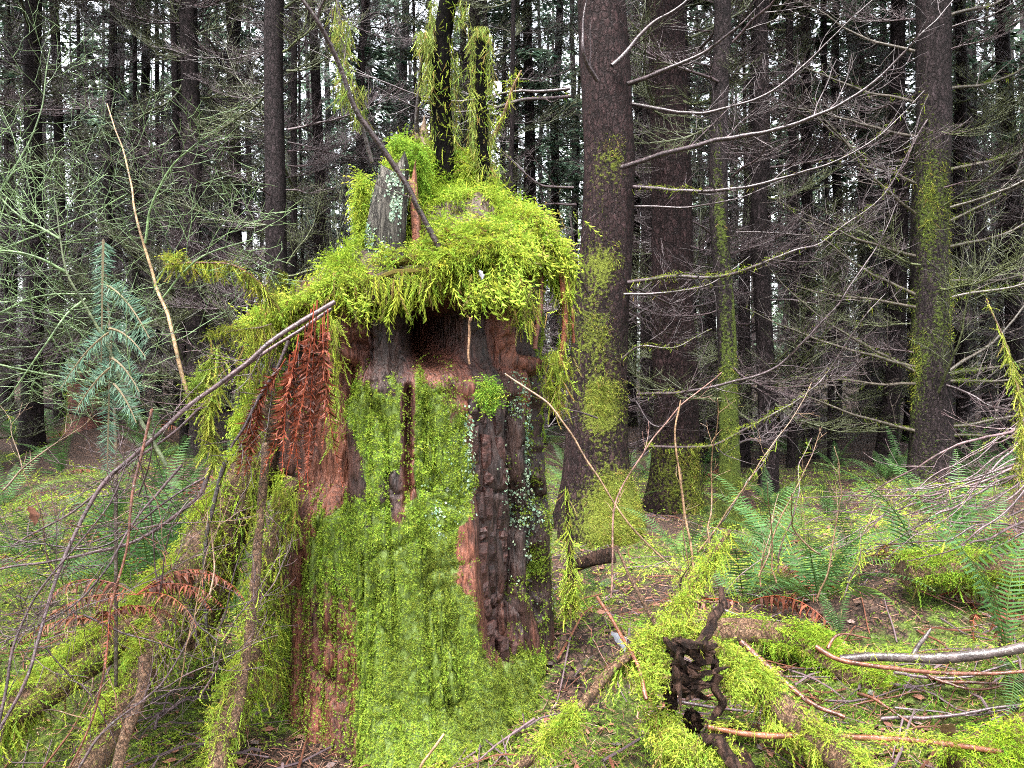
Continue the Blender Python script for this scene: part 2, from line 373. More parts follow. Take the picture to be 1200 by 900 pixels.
# ------------------------------------------------------------------ the big stump
def build_stump():
    base = (SX, SY, 0.0)
    th = thing('mossy_stump', 'huge rotten stump coated in bright green moss, with shaggy moss cap and dark hollow', 'stump', base)
    nt_, nz = 380, 200
    u = np.linspace(-1, 1, nt_, endpoint=False); t = math.pi * (.55 * u + .45 * u ** 3)
    # cap height field
    ctrl = [(390, 328, 3.12), (470, 322, 3.0), (540, 316, 3.0), (600, 300, 3.08), (645, 290, 3.35), (660, 305, 3.6), (300, 385, 3.6), (330, 366, 3.45), (400, 322, 3.35), (370, 345, 3.4),
            (425, 296, 3.5), (410, 310, 3.6), (475, 178, 3.62), (505, 180, 3.66), (545, 198, 3.68), (600, 236, 3.62), (640, 264, 3.55), (480, 312, 3.15), (540, 285, 3.2), (450, 308, 3.2), (515, 235, 3.42), (560, 240, 3.42), (480, 235, 3.45), (590, 268, 3.32), (350, 345, 3.7), (530, 262, 3.3), (620, 285, 3.35)]
    cp = np.array([P(*c) for c in ctrl] + [(-.47, 4.15, 2.25), (-.1, 4.0, 2.1), (-.9, 4.0, 1.75), (.08, 3.8, 1.9), (-1.05, 3.8, 1.5)])
    def H(x, y):
        d2 = (x[..., None] - cp[:, 0]) ** 2 + (y[..., None] - cp[:, 1]) ** 2 + .004
        wq = d2 ** -2.0; return (wq * cp[:, 2]).sum(-1) / wq.sum(-1)
    def wall(tt, z):
        """surface point for angle tt and height z, plus painted masks"""
        r = SR * (1.05 - .075 * np.clip(z, 0, 1.8) * (1 - .35 * np.sin(tt))) + .06 * np.exp(-np.clip(z, 0, 9) / .16) - .02 * smooth(.9, 1.7, z) * np.cos(tt)
        sx = tt * SR
        r = r + .055 * fbm(sx * 2.6 + 4, z * .35, 0, 3) - .052 * np.exp(-np.abs(fbm(sx * 5.5 + .6 * z, z * .6, 2, 3)) * 16) + .02 * fbm(sx * 9 + z, z * 2.4 - sx, 4, 3) + .014 * fbm(sx * 36 + z * 3, z * 6 - sx * 4, 4, 3) - .02 * np.exp(-np.abs(fbm(sx * 4.5 + z * 2.6, z * 6 - sx * 2.2, 21, 3)) * 16) * smooth(.2, .5, fbm(sx * 2, z * 2, 31, 2) + .3)
        x = SX + r * np.sin(tt); y = SY - r * np.cos(tt)
        px, py = 600 + x / y * F, HOR - (z - CAM_H) / y * F
        front = np.cos(tt) > .1
        wob = 7 * fbm(z * 6, 1.0, sx * 2, 3)
        dr = np.zeros_like(r)
        def slot(cx, y0, y1, hw, dep, soft=10.):
            return -dep * np.exp(-((px - cx - wob) / hw) ** 4) * smooth(y0 - soft, y0 + soft, py) * smooth(y1 + soft, y1 - soft, py) * front
        dr = dr + slot(476, 455, 590, 4.5, .07) + slot(391, 425, 600, 11, .10) + slot(606, 470, 770, 5, .07) + slot(326, 560, 835, 8, .08) + slot(352, 650, 835, 3.5, .05)
        dr = dr + slot(372, 600, 800, 3, .04) + slot(388, 690, 820, 4, .05) + slot(518, 730, 830, 3, .03) + slot(424, 650, 800, 2.5, .035) + slot(632, 440, 720, 5, .10)
        dr = dr + slot(580, 455, 765, 21, .055, 25) + slot(640, 290, 412, 13, .40) + slot(408, 395, 470, 10, .06) + slot(366, 405, 585, 27, .11, 28) + slot(622, 430, 700, 3, .05)
        cav = np.exp(-(((px - 508 - wob) / 40) ** 2 + ((py - 388) / 34) ** 2) ** 2)
        dr = dr - .42 * cav * front - .085 * smooth(350, 372, py) * smooth(455, 415, py) * smooth(395, 415, px) * smooth(635, 610, px) * front
        dr = dr + .07 * smooth(520, 800, py) * smooth(410, 440, px) * smooth(590, 560, px) * front
        dr = dr + .16 * np.exp(-np.clip(z, -.1, 9) / .13) * smooth(420, 470, px) * smooth(650, 600, px) * front
        r = r + dr
        x = SX + r * np.sin(tt); y = SY - r * np.cos(tt)
        # moss cover of the wall, by place on the wall
        nn = fbm(sx * 5, z * 3, 7, 4)
        nf = fbm(sx * 14 + z * 5, z * 10 - sx * 6, 3, 3)
        edge = lambda a, b, v: smooth(a, b, v + nn * 42 + nf * 20)
        carpet = edge(398, 414, px) * edge(566, 548, px) * edge(436, 460, py)                                        # main panel
        carpet = carpet * (1 - .95 * np.exp(-((px - 476 - wob) / 8) ** 4) * smooth(600, 570, py))
        carpet = carpet * (1 - .8 * np.exp(-((px - 540) / 22.) ** 2 - ((py - 450) / 35.) ** 2))
        left = edge(332, 350, px) * edge(425, 405, px) * edge(545, 575, py) * (.92 - .5 * smooth(640, 760, py + nn * 60)) 
        toe = edge(420, 445, px) * edge(655, 625, px) * edge(735, 775, py)
        lowl = smooth(430, 400, px) * smooth(690, 760, py + nn * 40)
        gaps = smooth(.42, .58, fbm(sx * 6 + 3 + z, z * 2.2 - sx * 1.5, 12, 4) + .18 * smooth(460, 380, px) - .12 * smooth(650, 760, py) * smooth(430, 470, px))
        carpet = np.clip(np.maximum(np.maximum(carpet * (1 - .4 * lowl), left) * (1 - .9 * gaps), toe), 0, 1) * front
        rside = smooth(598, 612, px) * np.clip(1.4 * nn + .15 + .9 * nf, 0, 1) * smooth(415, 450, py) * .8 * front
        lside = smooth(345, 318, px) * np.clip(.6 + 1.2 * nn, 0, 1)
        back = np.clip(.4 + 1.5 * nn, 0, 1) * (~front)
        cover = np.clip(np.maximum.reduce([carpet, rside, lside, back]), 0, 1)
        cover = cover * (1 - np.exp(-((px - 582 - wob) / 19) ** 4) * smooth(455, 480, py) * smooth(790, 755, py))
        lich = (np.exp(-((px - 532) / 19.) ** 2) * smooth(470, 500, py) * smooth(650, 600, py) + .22 * smooth(590, 610, px) * smooth(430, 460, py) * smooth(740, 650, py)) * front
        return np.stack([x, y, z], -1), cover, lich, dr
    tt = t[:, None] * np.ones((1, nz))
    q = np.linspace(0, 1, nz)[None]
    xr, yr = SX + .60 * np.sin(t), SY - .60 * np.cos(t)
    zr = H(xr, yr) + .04 * fbm(t * 3, 5.0, 0, 3)
    zz = -.25 + (zr[:, None] + .25) * q
    gw, cover, lich, dr = wall(tt, zz)
    # cap: shrink from the rim inwards
    nc = 46; s = np.linspace(0, 1, nc + 1)[1:][None]
    rim = gw[:, -1]; cx = SX + (rim[:, 0:1] - SX) * (1 - s); cy = SY + (rim[:, 1:2] - SY) * (1 - s)
    cz = H(cx, cy) + (.075 * fbm(cx * 5, cy * 5, 1, 3) + .03 * fbm(cx * 14, cy * 14, 2, 2)) * np.minimum(1, s * 6); cz = cz + (rim[:, 2:3] - cz) * np.clip(1 - s * 12, 0, 1)
    gc = np.stack([cx, cy, cz], -1)
    g = np.concatenate([gw, gc], 1)
    mm = np.concatenate([cover * .62, np.full(gc.shape[:2], .34)], 1)
    mb = MB()
    # wood colour: red brown rot, darker and greyer patches that belong to the wood
    sx = tt * SR; n1 = fbm(sx * 4, zz * 1.2, 1, 4); n2 = fbm(sx * 22 + zz * 1.5, zz * 3 - sx * 3, 2, 3)
    red = np.stack([.085 + .035 * n1 + .045 * n2, .030 + .012 * n1 + .014 * n2, .020 + .007 * n2], -1)
    drk = np.stack([.024 + .012 * n2, .0125 + .006 * n2, .010 + .004 * n2], -1)
    k = smooth(-.15, .25, n1 + .3 * smooth(1.15, 1.4, zz) - .05)[..., None]
    wc = np.clip(red * k + drk * (1 - k), .006, .6)
    wc = np.concatenate([wc, np.tile(np.array([.05, .03, .02]), gc.shape[:2] + (1,))], 1)
    mb.add(g.reshape(-1, 3), grid_faces(nt_, nz + nc, True), wc.reshape(-1, 3), mm.ravel())
    # material: wood colour from the attribute + moss film + fibre bump
    m, tr, out = new_mat('stump_wood'); L = tr.links.new; N = tr.nodes.new
    a = N('ShaderNodeAttribute'); a.attribute_name = 'Col'; mo = N('ShaderNodeAttribute'); mo.attribute_name = 'moss'
    tc = N('ShaderNodeTexCoord'); mp = N('ShaderNodeMapping'); mp.inputs['Scale'].default_value = (1, 1, .18); L(tc.outputs['Object'], mp.inputs[0])
    nz1 = N('ShaderNodeTexNoise'); nz1.inputs['Scale'].default_value = 70; nz1.inputs['Detail'].default_value = 8; L(mp.outputs[0], nz1.inputs['Vector'])
    nz2 = N('ShaderNodeTexNoise'); nz2.inputs['Scale'].default_value = 26; nz2.inputs['Detail'].default_value = 8; nz2.inputs['Roughness'].default_value = .7; L(tc.outputs['Object'], nz2.inputs['Vector'])
    mr = N('ShaderNodeMapRange'); mr.inputs[1].default_value = .3; mr.inputs[2].default_value = .7; mr.inputs[3].default_value = .25; mr.inputs[4].default_value = 1.9; L(nz1.outputs['Fac'], mr.inputs[0])
    sc = N('ShaderNodeVectorMath'); sc.operation = 'SCALE'; L(a.outputs['Color'], sc.inputs[0]); L(mr.outputs[0], sc.inputs['Scale'])
    ad = N('ShaderNodeMath'); ad.operation = 'ADD'; L(mo.outputs['Fac'], ad.inputs[0]); L(nz2.outputs['Fac'], ad.inputs[1])
    mk = N('ShaderNodeMapRange'); mk.inputs[1].default_value = .88; mk.inputs[2].default_value = 1.0; L(ad.outputs[0], mk.inputs[0])
    mix = N('ShaderNodeMix'); mix.data_type = 'RGBA'; L(mk.outputs[0], mix.inputs[0]); L(sc.outputs[0], mix.inputs[6]); mix.inputs[7].default_value = (.085, .125, .02, 1)
    b = N('ShaderNodeBsdfPrincipled'); b.inputs['Roughness'].default_value = .55; b.inputs['Specular IOR Level'].default_value = .35; L(mix.outputs[2], b.inputs['Base Color'])
    bp = N('ShaderNodeBump'); bp.inputs['Strength'].default_value = .9; bp.inputs['Distance'].default_value = .02; L(nz1.outputs['Fac'], bp.inputs['Height']); L(bp.outputs[0], b.inputs['Normal']); L(b.outputs[0], out.inputs['Surface'])
    child(mb.obj('trunk_wood', m), th, base)

    nrw = -grid_normals(gw); 
    if nrw[nt_ // 2, nz // 2, 1] > 0: nrw = -nrw
    # carpet moss
    mbm = MB(); px, py = proj(gw); fr = (np.cos(tt) > -.25) & (zz > -.1)
    bright = np.clip(.25 + smooth(430, 520, px) * .4 + smooth(560, 720, py) * .6, 0, 1)
    n = 105000; p, q_, i, j = surf_sample(gw, cover ** 1.5 * fr + 1e-5, n, nrw)
    pr = p @ np.array([[.64, .57, .51], [-.77, .48, .42], [0, -.66, .75]]).T; cl = fbm(pr[:, 0] * 38, pr[:, 1] * 38, pr[:, 2] * 38, 2); kp = cl > -.42 + .1 * RNG.random(n); p, q_, cl = p[kp], q_[kp], cl[kp]; n = len(p); p = p + q_ * (.018 * cl[:, None] + .008)
    bb = np.clip(.62 + .38 * fbm(p[:, 0] * 4, p[:, 1] * 4, p[:, 2] * 3, 3) * 2, .2, 1.0)[:, None]
    c = vary(MOSS_G, n, .25) * bb + vary((.10, .115, .02), n, .3) * (1 - bb)
    c = c * np.clip(1 + .5 * cl, .6, 1.4)[:, None]; put_stars(mbm, p, q_, .0085, c)
    kk = RNG.choice(n, 3500, replace=False); put_feathers(mbm, p[kk], q_[kk], .022, c[kk], .8, .2, .7, FEA_LO)
    o = child(mbm.obj('carpet_moss', M_MOSS, None, False), th, base); o['kind'] = 'stuff'; o['label'] = 'short bright green moss carpet on the stump face'
    # shaggy cap moss
    mbf = MB(); nrc = grid_normals(gc); 
    if nrc[nt_ // 2, nc // 2, 2] < 0: nrc = -nrc
    pxc, pyc = proj(gc)
    wg = np.clip(.5 + 2.2 * fbm(gc[..., 0] * 6, gc[..., 1] * 6, 2, 3), .03, 1)
    n = 32000; p, q_, i, j = surf_sample(gc, wg, n, nrc)
    rad = p - np.array([SX, SY, 0]); rad[:, 2] = 0
    k = len(p); gd = q_ * .6 + nrm(rad) * .4 + rvec(k) * .9 + DOWN * .35
    bb = np.clip(.5 + 1.3 * fbm(p[:, 0] * 6, p[:, 1] * 6, p[:, 2] * 6, 3), 0, 1)[:, None]
    c = vary(MOSS_Y, k, .2, MOSS_B, .07) * bb + vary((.19, .29, .025), k, .22) * (1 - bb)
    scatter(mbf, FEA[0], FEA[1], p + q_ * (RNG.random((k, 1)) * .025 + .085 * np.clip(fbm(p[:, 0] * 13, p[:, 1] * 13, p[:, 2] * 13, 2), 0, 1)[:, None]), basis(gd, q_ + .4 * rvec(k)), .034 * (.45 + 1.7 * RNG.random(k) ** 2.5), c)
    # brow: hanging shoots round the rim
    wb = smooth(nz - 10.5, nz - 1.5, np.arange(nz))[None] * np.clip(.45 + 1.5 * fbm(tt * 3, zz * 2, 4, 3), .03, 1) * (1 - .97 * smooth(455, 468, px) * smooth(556, 545, px) * smooth(340, 352, py))
    n = 10000; p, q_, i, j = surf_sample(gw, wb, n, nrw)
    k = len(p); c = vary(MOSS_Y, k, .22, MOSS_B, .12)
    scatter(mbf, FEA[0], FEA[1], p + q_ * (RNG.random((k, 1)) * .05), basis(q_ * .6 + DOWN * .45 + rvec(k) * .85, q_ + UP * .3 + .5 * rvec(k)), .040 * np.clip(1 + 1.3 * fbm(p[:, 0] * 12, p[:, 1] * 12, 3, 2), .4, 2) * (.5 + RNG.random(k)), c)
    n = 3200; p, q_, i, j = surf_sample(gw, wb, n, nrw); k = n
    scatter(mbf, STRAND[0], STRAND[1], p + q_ * (.02 + RNG.random((k, 1)) * .05), basis(q_ * .12 + DOWN + rvec(k) * .35, q_ + .5 * rvec(k)), .05 * np.clip(.9 + 2.2 * fbm(p[:, 0] * 9, p[:, 1] * 9, 5, 2), .15, 2) * (.4 + 1.0 * RNG.random(k)), vary((.25, .30, .035), k, .25, MOSS_B, .2))
    # long draping fronds on the right shoulder
    for (px_, py_, d_, wx, n) in [(650, 296, 3.36, 9, 240), (622, 292, 3.22, 14, 320), (590, 322, 3.02, 13, 260), (600, 262, 3.38, 30, 220), (560, 335, 2.98, 14, 160), (430, 345, 3.0, 25, 160), (345, 368, 3.14, 22, 240)]:
        pp = np.array([P(px_ + RNG.normal() * wx, py_ + RNG.normal() * 12, d_ + RNG.normal() * .03) for _ in range(n)])
        scatter(mbf, FEA[0], FEA[1], pp, basis(np.tile(DOWN, (n, 1)) + rvec(n) * .55 + np.array([.15, -.25, 0]), rvec(n) + np.array([0, -1., 0])), .06 * (.4 + 1.3 * RNG.random(n) ** 2), vary(MOSS_Y, n, .25, MOSS_B, .15))
    o = child(mbf.obj('shaggy_moss', M_MOSS, None, False), th, base); o['kind'] = 'stuff'; o['label'] = 'shaggy yellow green feather moss draped over the stump top'
    # overhanging moss lip: thick rolls on the front rim
    mbl = MB()
    for pts, r0 in [([(302, 385, 3.25), (340, 360, 3.14), (390, 336, 3.06), (450, 324, 3.0), (520, 310, 2.99), (580, 296, 3.02), (615, 308, 3.08)], .034),
                    ([(440, 315, 3.1), (500, 296, 3.06), (560, 280, 3.08), (610, 286, 3.15)], .045), ([(600, 262, 3.35), (635, 278, 3.3), (658, 300, 3.32), (664, 335, 3.36)], .035), ([(302, 388, 3.4), (345, 362, 3.3), (400, 328, 3.25)], .035), ([(545, 200, 3.6), (590, 232, 3.5), (640, 268, 3.42)], .04)]:
        pa = wiggle(spline([P(*a_) for a_ in pts], 40), .05, 4, r0 * 50); v, d = tube(MB(), pa, r0 * (1 + .3 * fbm(np.arange(40) * .3, 1.0)), 12); tube(mbl, pa, r0 * .4, 7, (.10, .08, .02), 1)
        limb_moss(mbl, v, d, pa, 2400, .055, MOSS_Y, MOSS_B, .10, .7)
    o = child(mbl.obj('moss_lip', M_MOSS, None, False), th, base); o['kind'] = 'stuff'
    # moss tufts, hanging moss on the right-hand edge and side
    mbh = MB()
    for (px_, py0, py1, d0, wd, nn_) in [(664, 310, 440, 3.36, 5, 150), (650, 410, 480, 3.3, 8, 260), (300, 390, 450, 3.2, 16, 240), (335, 570, 630, 3.0, 10, 160), (392, 370, 520, 3.0, 5, 160),
                                         (296, 470, 640, 3.08, 6, 180), (612, 335, 380, 3.1, 10, 150), (320, 640, 800, 3.02, 8, 220)]:
        k = nn_; pp = np.array([P(px_ + RNG.normal() * wd, py0 + (py1 - py0) * RNG.random() ** 1.2, d0 + RNG.normal() * .05) for _ in range(k)])
        scatter(mbh, STRAND[0], STRAND[1], pp, basis(np.tile(DOWN, (k, 1)) + rvec(k) * .35 + np.array([0, -.2, 0]), rvec(k)), .065 * (.4 + RNG.random(k)), vary((.19, .23, .03), k, .28, MOSS_B, .25))
        scatter(mbh, FEA[0], FEA[1], pp, basis(np.tile(DOWN, (k, 1)) * .5 + rvec(k) * .8 + np.array([0, -.4, 0]), rvec(k)), .032 * (.4 + RNG.random(k)), vary(MOSS_Y, k, .28, MOSS_B, .2))
    c0 = P(572, 458, 2.93); k = 520; d = rvec(k); d[:, 1] = -np.abs(d[:, 1]); pp = c0 + d * (1 + .6 * fbm(d[:, 0] * 2, d[:, 2] * 2, 3, 2))[:, None] * np.array([.038, .03, .065]) * RNG.random((k, 1)) ** .3
    put_feathers(mbh, pp, d, .026, vary((.15, .27, .03), k, .3, MOSS_Y, .2), .8, .3, .8)
    o = child(mbh.obj('hanging_moss', M_MOSS, None, False), th, base); o['kind'] = 'stuff'
    # lichen flakes
    mbc = MB(); n = 2600; p, q_, i, j = surf_sample(gw, lich * (.02 + np.clip(fbm(sx * 12, zz * 5, 5, 3) - .08, 0, 1) * 3) + 1e-6, n, nrw)
    fl = np.array([(math.cos(a_) * (1 + .35 * math.sin(a_ * 3)), math.sin(a_), .25 * (i_ % 2)) for i_, a_ in enumerate(np.linspace(0, 6.283, 6, endpoint=False))])
    ff = np.array([[0, 1, 2], [0, 2, 3], [0, 3, 4], [0, 4, 5]])
    x = rvec(n); z = nrm(q_ + .5 * rvec(n)); y = nrm(np.cross(z, x)); x = np.cross(y, z)
    scatter(mbc, fl, ff, p + q_ * .012, np.stack([x, y, z], -1), .0042 * (.4 + RNG.random(n)), vary((.17, .24, .16), n, .35))
    o = child(mbc.obj('lichen', M_LICHEN, None, False), th, base); o['kind'] = 'stuff'; o['label'] = 'pale blue green lichen flakes'
    # dark red cubical-rot blocks in the exposed strip
    rb = random.Random(3)
    gq = np.linspace(-1, 1, 5); gx, gz = np.meshgrid(gq, gq, indexing='ij')
    for (xa, xb) in ((558, 572), (573, 588), (589, 602)):
        row = 462.0 + rb.uniform(0, 20)
        while row < 775:
            h = rb.uniform(16, 52); lean = (row - 470) / 300 * 8; cxp, cyp = (xa + xb) / 2 + lean + rb.uniform(-1.5, 1.5), row + h / 2
            z = CAM_H + (HOR - cyp) / F * 2.98; tg = math.asin(max(-.99, min(.99, (P(cxp, cyp, 3.02)[0] - SX) / SR)))
            gp, _, _, _ = wall(np.array([[tg]]), np.array([[z]])); gp = gp[0, 0]
            hw, hh = (xb - xa) / 2 * 2.9 / F - .0008, h / 2 * 2.9 / F - .001
            sk = rb.uniform(-.25, .25); fx = hw * gx * (1 + .10 * vnoise(gz * 2 + row, xa)) + sk * hw * gz; fz = hh * gz * (1 - .08 * np.abs(vnoise(gx * 2 + row, xa + 3.))) + rb.uniform(-.2, .2) * hw * gx
            dep = .010 + .007 * fbm(gx * 1.5 + row, gz * 2.5 + xa, 1, 2) - .010 * np.maximum(np.abs(gx), np.abs(gz)) ** 6
            front_ = np.stack([fx, -dep, fz], -1).reshape(-1, 3); ring = [(i_, 0) for i_ in range(5)] + [(4, j_) for j_ in range(1, 5)] + [(i_, 4) for i_ in (3, 2, 1, 0)] + [(0, j_) for j_ in (3, 2, 1)]
            ri = np.array([i_ * 5 + j_ for i_, j_ in ring]); back_ = front_[ri] + np.array([0, .045, 0]); bv = np.vstack([front_, back_])
            ca, sa = math.cos(tg), math.sin(tg); bv = np.stack([bv[:, 0] * ca - bv[:, 1] * sa, bv[:, 0] * sa + bv[:, 1] * ca, bv[:, 2]], -1)
            off = gp + np.array([math.sin(tg), -math.cos(tg), 0]) * rb.uniform(-.004, .006); cc = np.array((.030, .0115, .009)) * rb.uniform(.5, 1.3); nb_ = len(ri)
            m1 = MB().add(bv + off, grid_faces(5, 5), cc); m1.f.append(np.array([(ri[q], ri[(q + 1) % nb_], 25 + (q + 1) % nb_, 25 + q) for q in range(nb_)]))
            child(m1.obj('rot_block', M_WOOD, None, False), th, base)
            row += h
    # shards standing on the top
    def shard(name, pts, w0, w1, thick, col, mos, label=None):
        pa = spline([P(*a_) for a_ in pts], 26); mbx = MB(); nu = 18
        a_ = np.linspace(0, 2 * math.pi, nu, endpoint=False); ww = np.linspace(w0, w1, 26)
        X = np.array([1, .15, 0]); Y = np.array([-.15, 1, 0])
        rr = 1 + .38 * fbm(np.cos(a_)[None] * 4 + w0 * 99, np.sin(a_)[None] * 4, np.linspace(0, 1.2, 26)[:, None], 3)
        v = pa[:, None] + (ww[:, None] * np.cos(a_)[None] * rr)[..., None] * X + (thick * np.sin(a_)[None] * rr)[..., None] * Y
        v[-6:, :, 2] += np.linspace(0, .11, 6)[:, None] * fbm(np.cos(a_) * 3, np.sin(a_) * 3, 7, 2)[None]
        i = np.arange(25)[:, None] * nu; j = np.arange(nu)[None]; j2 = (j + 1) % nu
        mbx.add(v, np.stack([i + j, i + j2, i + nu + j2, i + nu + j], -1).reshape(-1, 4), col, mos)
        vt = np.vstack([v[-1], v[-1].mean(0)]); mbx.add(vt, np.array([(q, (q + 1) % nu, nu) for q in range(nu)]), col, mos)
        return child(mbx.obj(name, M_GREY if mos < 0 else M_WOOD), th, base), v
    o, v = shard('wood_shard', [(448, 330, 3.18), (452, 260, 3.2), (462, 195, 3.24)], .088, .05, .045, (.16, .15, .12), -.5)
    o['label'] = 'grey weathered wood shard with pale lichen'
    ml = MB(); nr_ = nrm(v - v.mean(1, keepdims=True)); p, q_, i, j = surf_sample(v, np.clip(.3 + 2 * fbm(v[..., 0] * 20, 1., v[..., 2] * 14, 2), 0.02, 1) * (nr_[..., 1] < .2) + 1e-6, 1500, nr_); x = rvec(1500); z = nrm(q_ + .4 * rvec(1500)); y = nrm(np.cross(z, x)); x = np.cross(y, z)
    scatter(ml, fl, ff, p + q_ * .003, np.stack([x, y, z], -1), .0045 * (.4 + RNG.random(1500)), vary((.26, .34, .25), 1500, .25)); oo = ml.obj('lichen', M_LICHEN, None, False); oo.parent = o; oo['kind'] = 'stuff'
    o, v = shard('wood_shard', [(487, 330, 3.26), (488, 260, 3.27), (482, 205, 3.28)], .022, .018, .05, (.13, .05, .03), 0)
    o, v = shard('wood_shard', [(515, 280, 3.6), (505, 200, 3.62), (492, 150, 3.66)], .05, .025, .05, (.12, .08, .05), 0)
    mt = MB()
    for (cx_, cy_, dd_, rx_, rz_, nq, colr) in [(486, 205, 3.36, .045, .14, 2400, (.17, .28, .03)), (425, 245, 3.4, .035, .16, 1800, MOSS_Y), (470, 168, 3.42, .04, .04, 400, (.18, .29, .03)), (495, 160, 3.66, .03, .05, 200, MOSS_B), (520, 215, 3.6, .10, .10, 700, MOSS_B), (455, 325, 3.1, .09, .03, 500, (.2, .36, .02))]:
        d = rvec(nq); pp = P(cx_, cy_, dd_) + d * np.array([rx_, .05, rz_]) * RNG.random((nq, 1)) ** .33
        put_feathers(mt, pp, d, .032, vary(colr, nq, .22), .7, .5, .6)
    o = child(mt.obj('moss_tuft', M_MOSS, None, False), th, base); o['kind'] = 'stuff'
    # left buttress and spreading roots
    for pts, r0, r1, nm in [([(330, 470, 3.35), (300, 540, 3.3), (268, 610, 3.22), (235, 700, 3.15), (215, 760, 3.1)], .13, .07, 2500), ([(345, 560, 3.1), (318, 640, 3.02), (300, 740, 2.95), (275, 840, 2.8), (240, 930, 2.65)], .036, .03, 900)]:
        mb1 = MB(); pa = wiggle(spline([P(*a_) for a_ in pts], 36), .03, 4, r0 * 90); v, d = tube(mb1, pa, np.linspace(r0, r1, 36), 14, None, .3, .35, r0 * 40)
        o = child(mb1.obj('root', M_LOG), th, base); m2 = MB(); limb_moss(m2, v, d, pa, nm, .05, MOSS_Y, (.18, .3, .02), .08, .45); oo = m2.obj('moss', M_MOSS, None, False); oo.parent = o; oo['kind'] = 'stuff'
    # loose bark slabs / red rotten strips at the right-hand cleft
    for pts, wd, col in [([(655, 290, 3.28), (660, 360, 3.3), (656, 430, 3.3)], .016, (.16, .05, .025)), ([(636, 300, 3.3), (632, 350, 3.25), (626, 410, 3.2)], .014, (.10, .035, .02)), ([(668, 330, 3.35), (672, 400, 3.36)], .010, (.2, .06, .03)), ([(552, 372, 2.93), (551, 395, 2.93), (553, 425, 2.93)], .006, (.16, .09, .05))]:
        mb1 = MB(); tube(mb1, wiggle(spline([P(*a_) for a_ in pts], 14), .02, 6, wd * 900), wd * np.linspace(1, .7, 14), 7, col, None, .5, wd * 300); child(mb1.obj('wood_splinter', M_WOOD), th, base)
build_stump()

# ------------------------------------------------------------------ conifers
def trunk_mesh(r, h, lean, seed, mossy, material, k=26, flare=.55, low=2.2, patches=()):
    n = 70; q = np.linspace(0, 1, n); z = -.35 + (h + .35) * q ** 1.7
    cx = lean[0] * z + .11 * fbm(z * .3, seed + 2., 0, 3); cy = lean[1] * z + .11 * fbm(z * .35, seed + 7., 0, 2)
    rad = r * (1 - .035 * np.clip(z, 0, 99)) + r * flare * np.exp(-np.clip(z, 0, 99) / .35)
    rad = np.maximum(rad, r * .15)
    a = np.linspace(0, 2 * math.pi, k, endpoint=False)
    ca, sa = np.cos(a)[None], np.sin(a)[None]; Z = z[:, None]
    rr = rad[:, None] * (1 + .10 * fbm(ca * 1.5 + seed, sa * 1.5, Z * .8, 3) + .07 * fbm(ca * 5 + seed, sa * 5, Z * 3, 3) + .10 * np.clip(fbm(ca * 2.5 + seed, sa * 2.5, Z * 2.2, 2) - .25, 0, 1) + .35 * np.exp(-np.clip(Z, 0, 9) / .3) * fbm(ca * 2 + seed * 2, sa * 2, 0, 2))
    g = np.stack([cx[:, None] + rr * ca, cy[:, None] + rr * sa, Z + 0 * ca], -1)
    mo = mossy * (.42 + .5 * fbm(ca * 1.2 + seed, sa * 1.2, Z * 1.1, 3)) * (1 - .65 * smooth(low, low + 2.5, Z)) + .25 * mossy * np.exp(-np.clip(Z, 0, 9) / .4)
    for (zc, hz, ac, wa, amt) in patches:
        da = np.angle(np.exp(1j * (a - ac)))[None]
        mo = mo + amt * np.exp(-((Z - zc) / hz) ** 2 - (da / wa) ** 2)
    mb = MB(); mb.add(g.reshape(-1, 3), np.array([(i * k + j, i * k + (j + 1) % k, (i + 1) * k + (j + 1) % k, (i + 1) * k + j) for i in range(n - 1) for j in range(k)]), None, np.clip(mo, 0, 1).ravel())
    g2 = np.concatenate([g, g[:, :1]], 1); m2 = np.concatenate([mo, mo[:, :1]], 1); c = np.stack([cx, cy, z], -1)[:, None]
    return mb, g2, m2, nrm(g2 - c)

TW_COL = np.array((.075, .051, .056))
def dead_branch_proto(seed, ln, rmin, n=13, lvl=1, up=.25):
    rnd = random.Random(seed); mb = MB()
    droop = rnd.uniform(-.5, .15); rise = rnd.uniform(.05, .6)
    t = np.linspace(0, 1, 14); pa = np.stack([ln * t, 0 * t, ln * (droop * t + rise * t * t)], -1); pa = wiggle(pa, .10, 1.6, seed * 1.3)
    r0 = rnd.uniform(.010, .018); col = (TW_COL * .5 if seed % 5 < 3 else np.array((.065, .075, .032))) * rnd.uniform(.6, 1.4)
    tube(mb, pa, np.linspace(r0, rmin, 14), 5, col)
    twigs(mb, pa, r0, n, ln * .42, lvl, rnd, col, .85, up, rmin, .1, np.array([0.15 * rnd.gauss(0, 1), .15 * rnd.gauss(0, 1), 1.0]), 0, .3)
    return mb.mesh('branch', M_TWIG)
BR_MID = [dead_branch_proto(100 + i, random.uniform(1.2, 2.1), .0024, 18, 1) for i in range(9)]
BR_FAR = [dead_branch_proto(200 + i, random.uniform(1.3, 2.4), .0042, 18, 1) for i in range(8)]

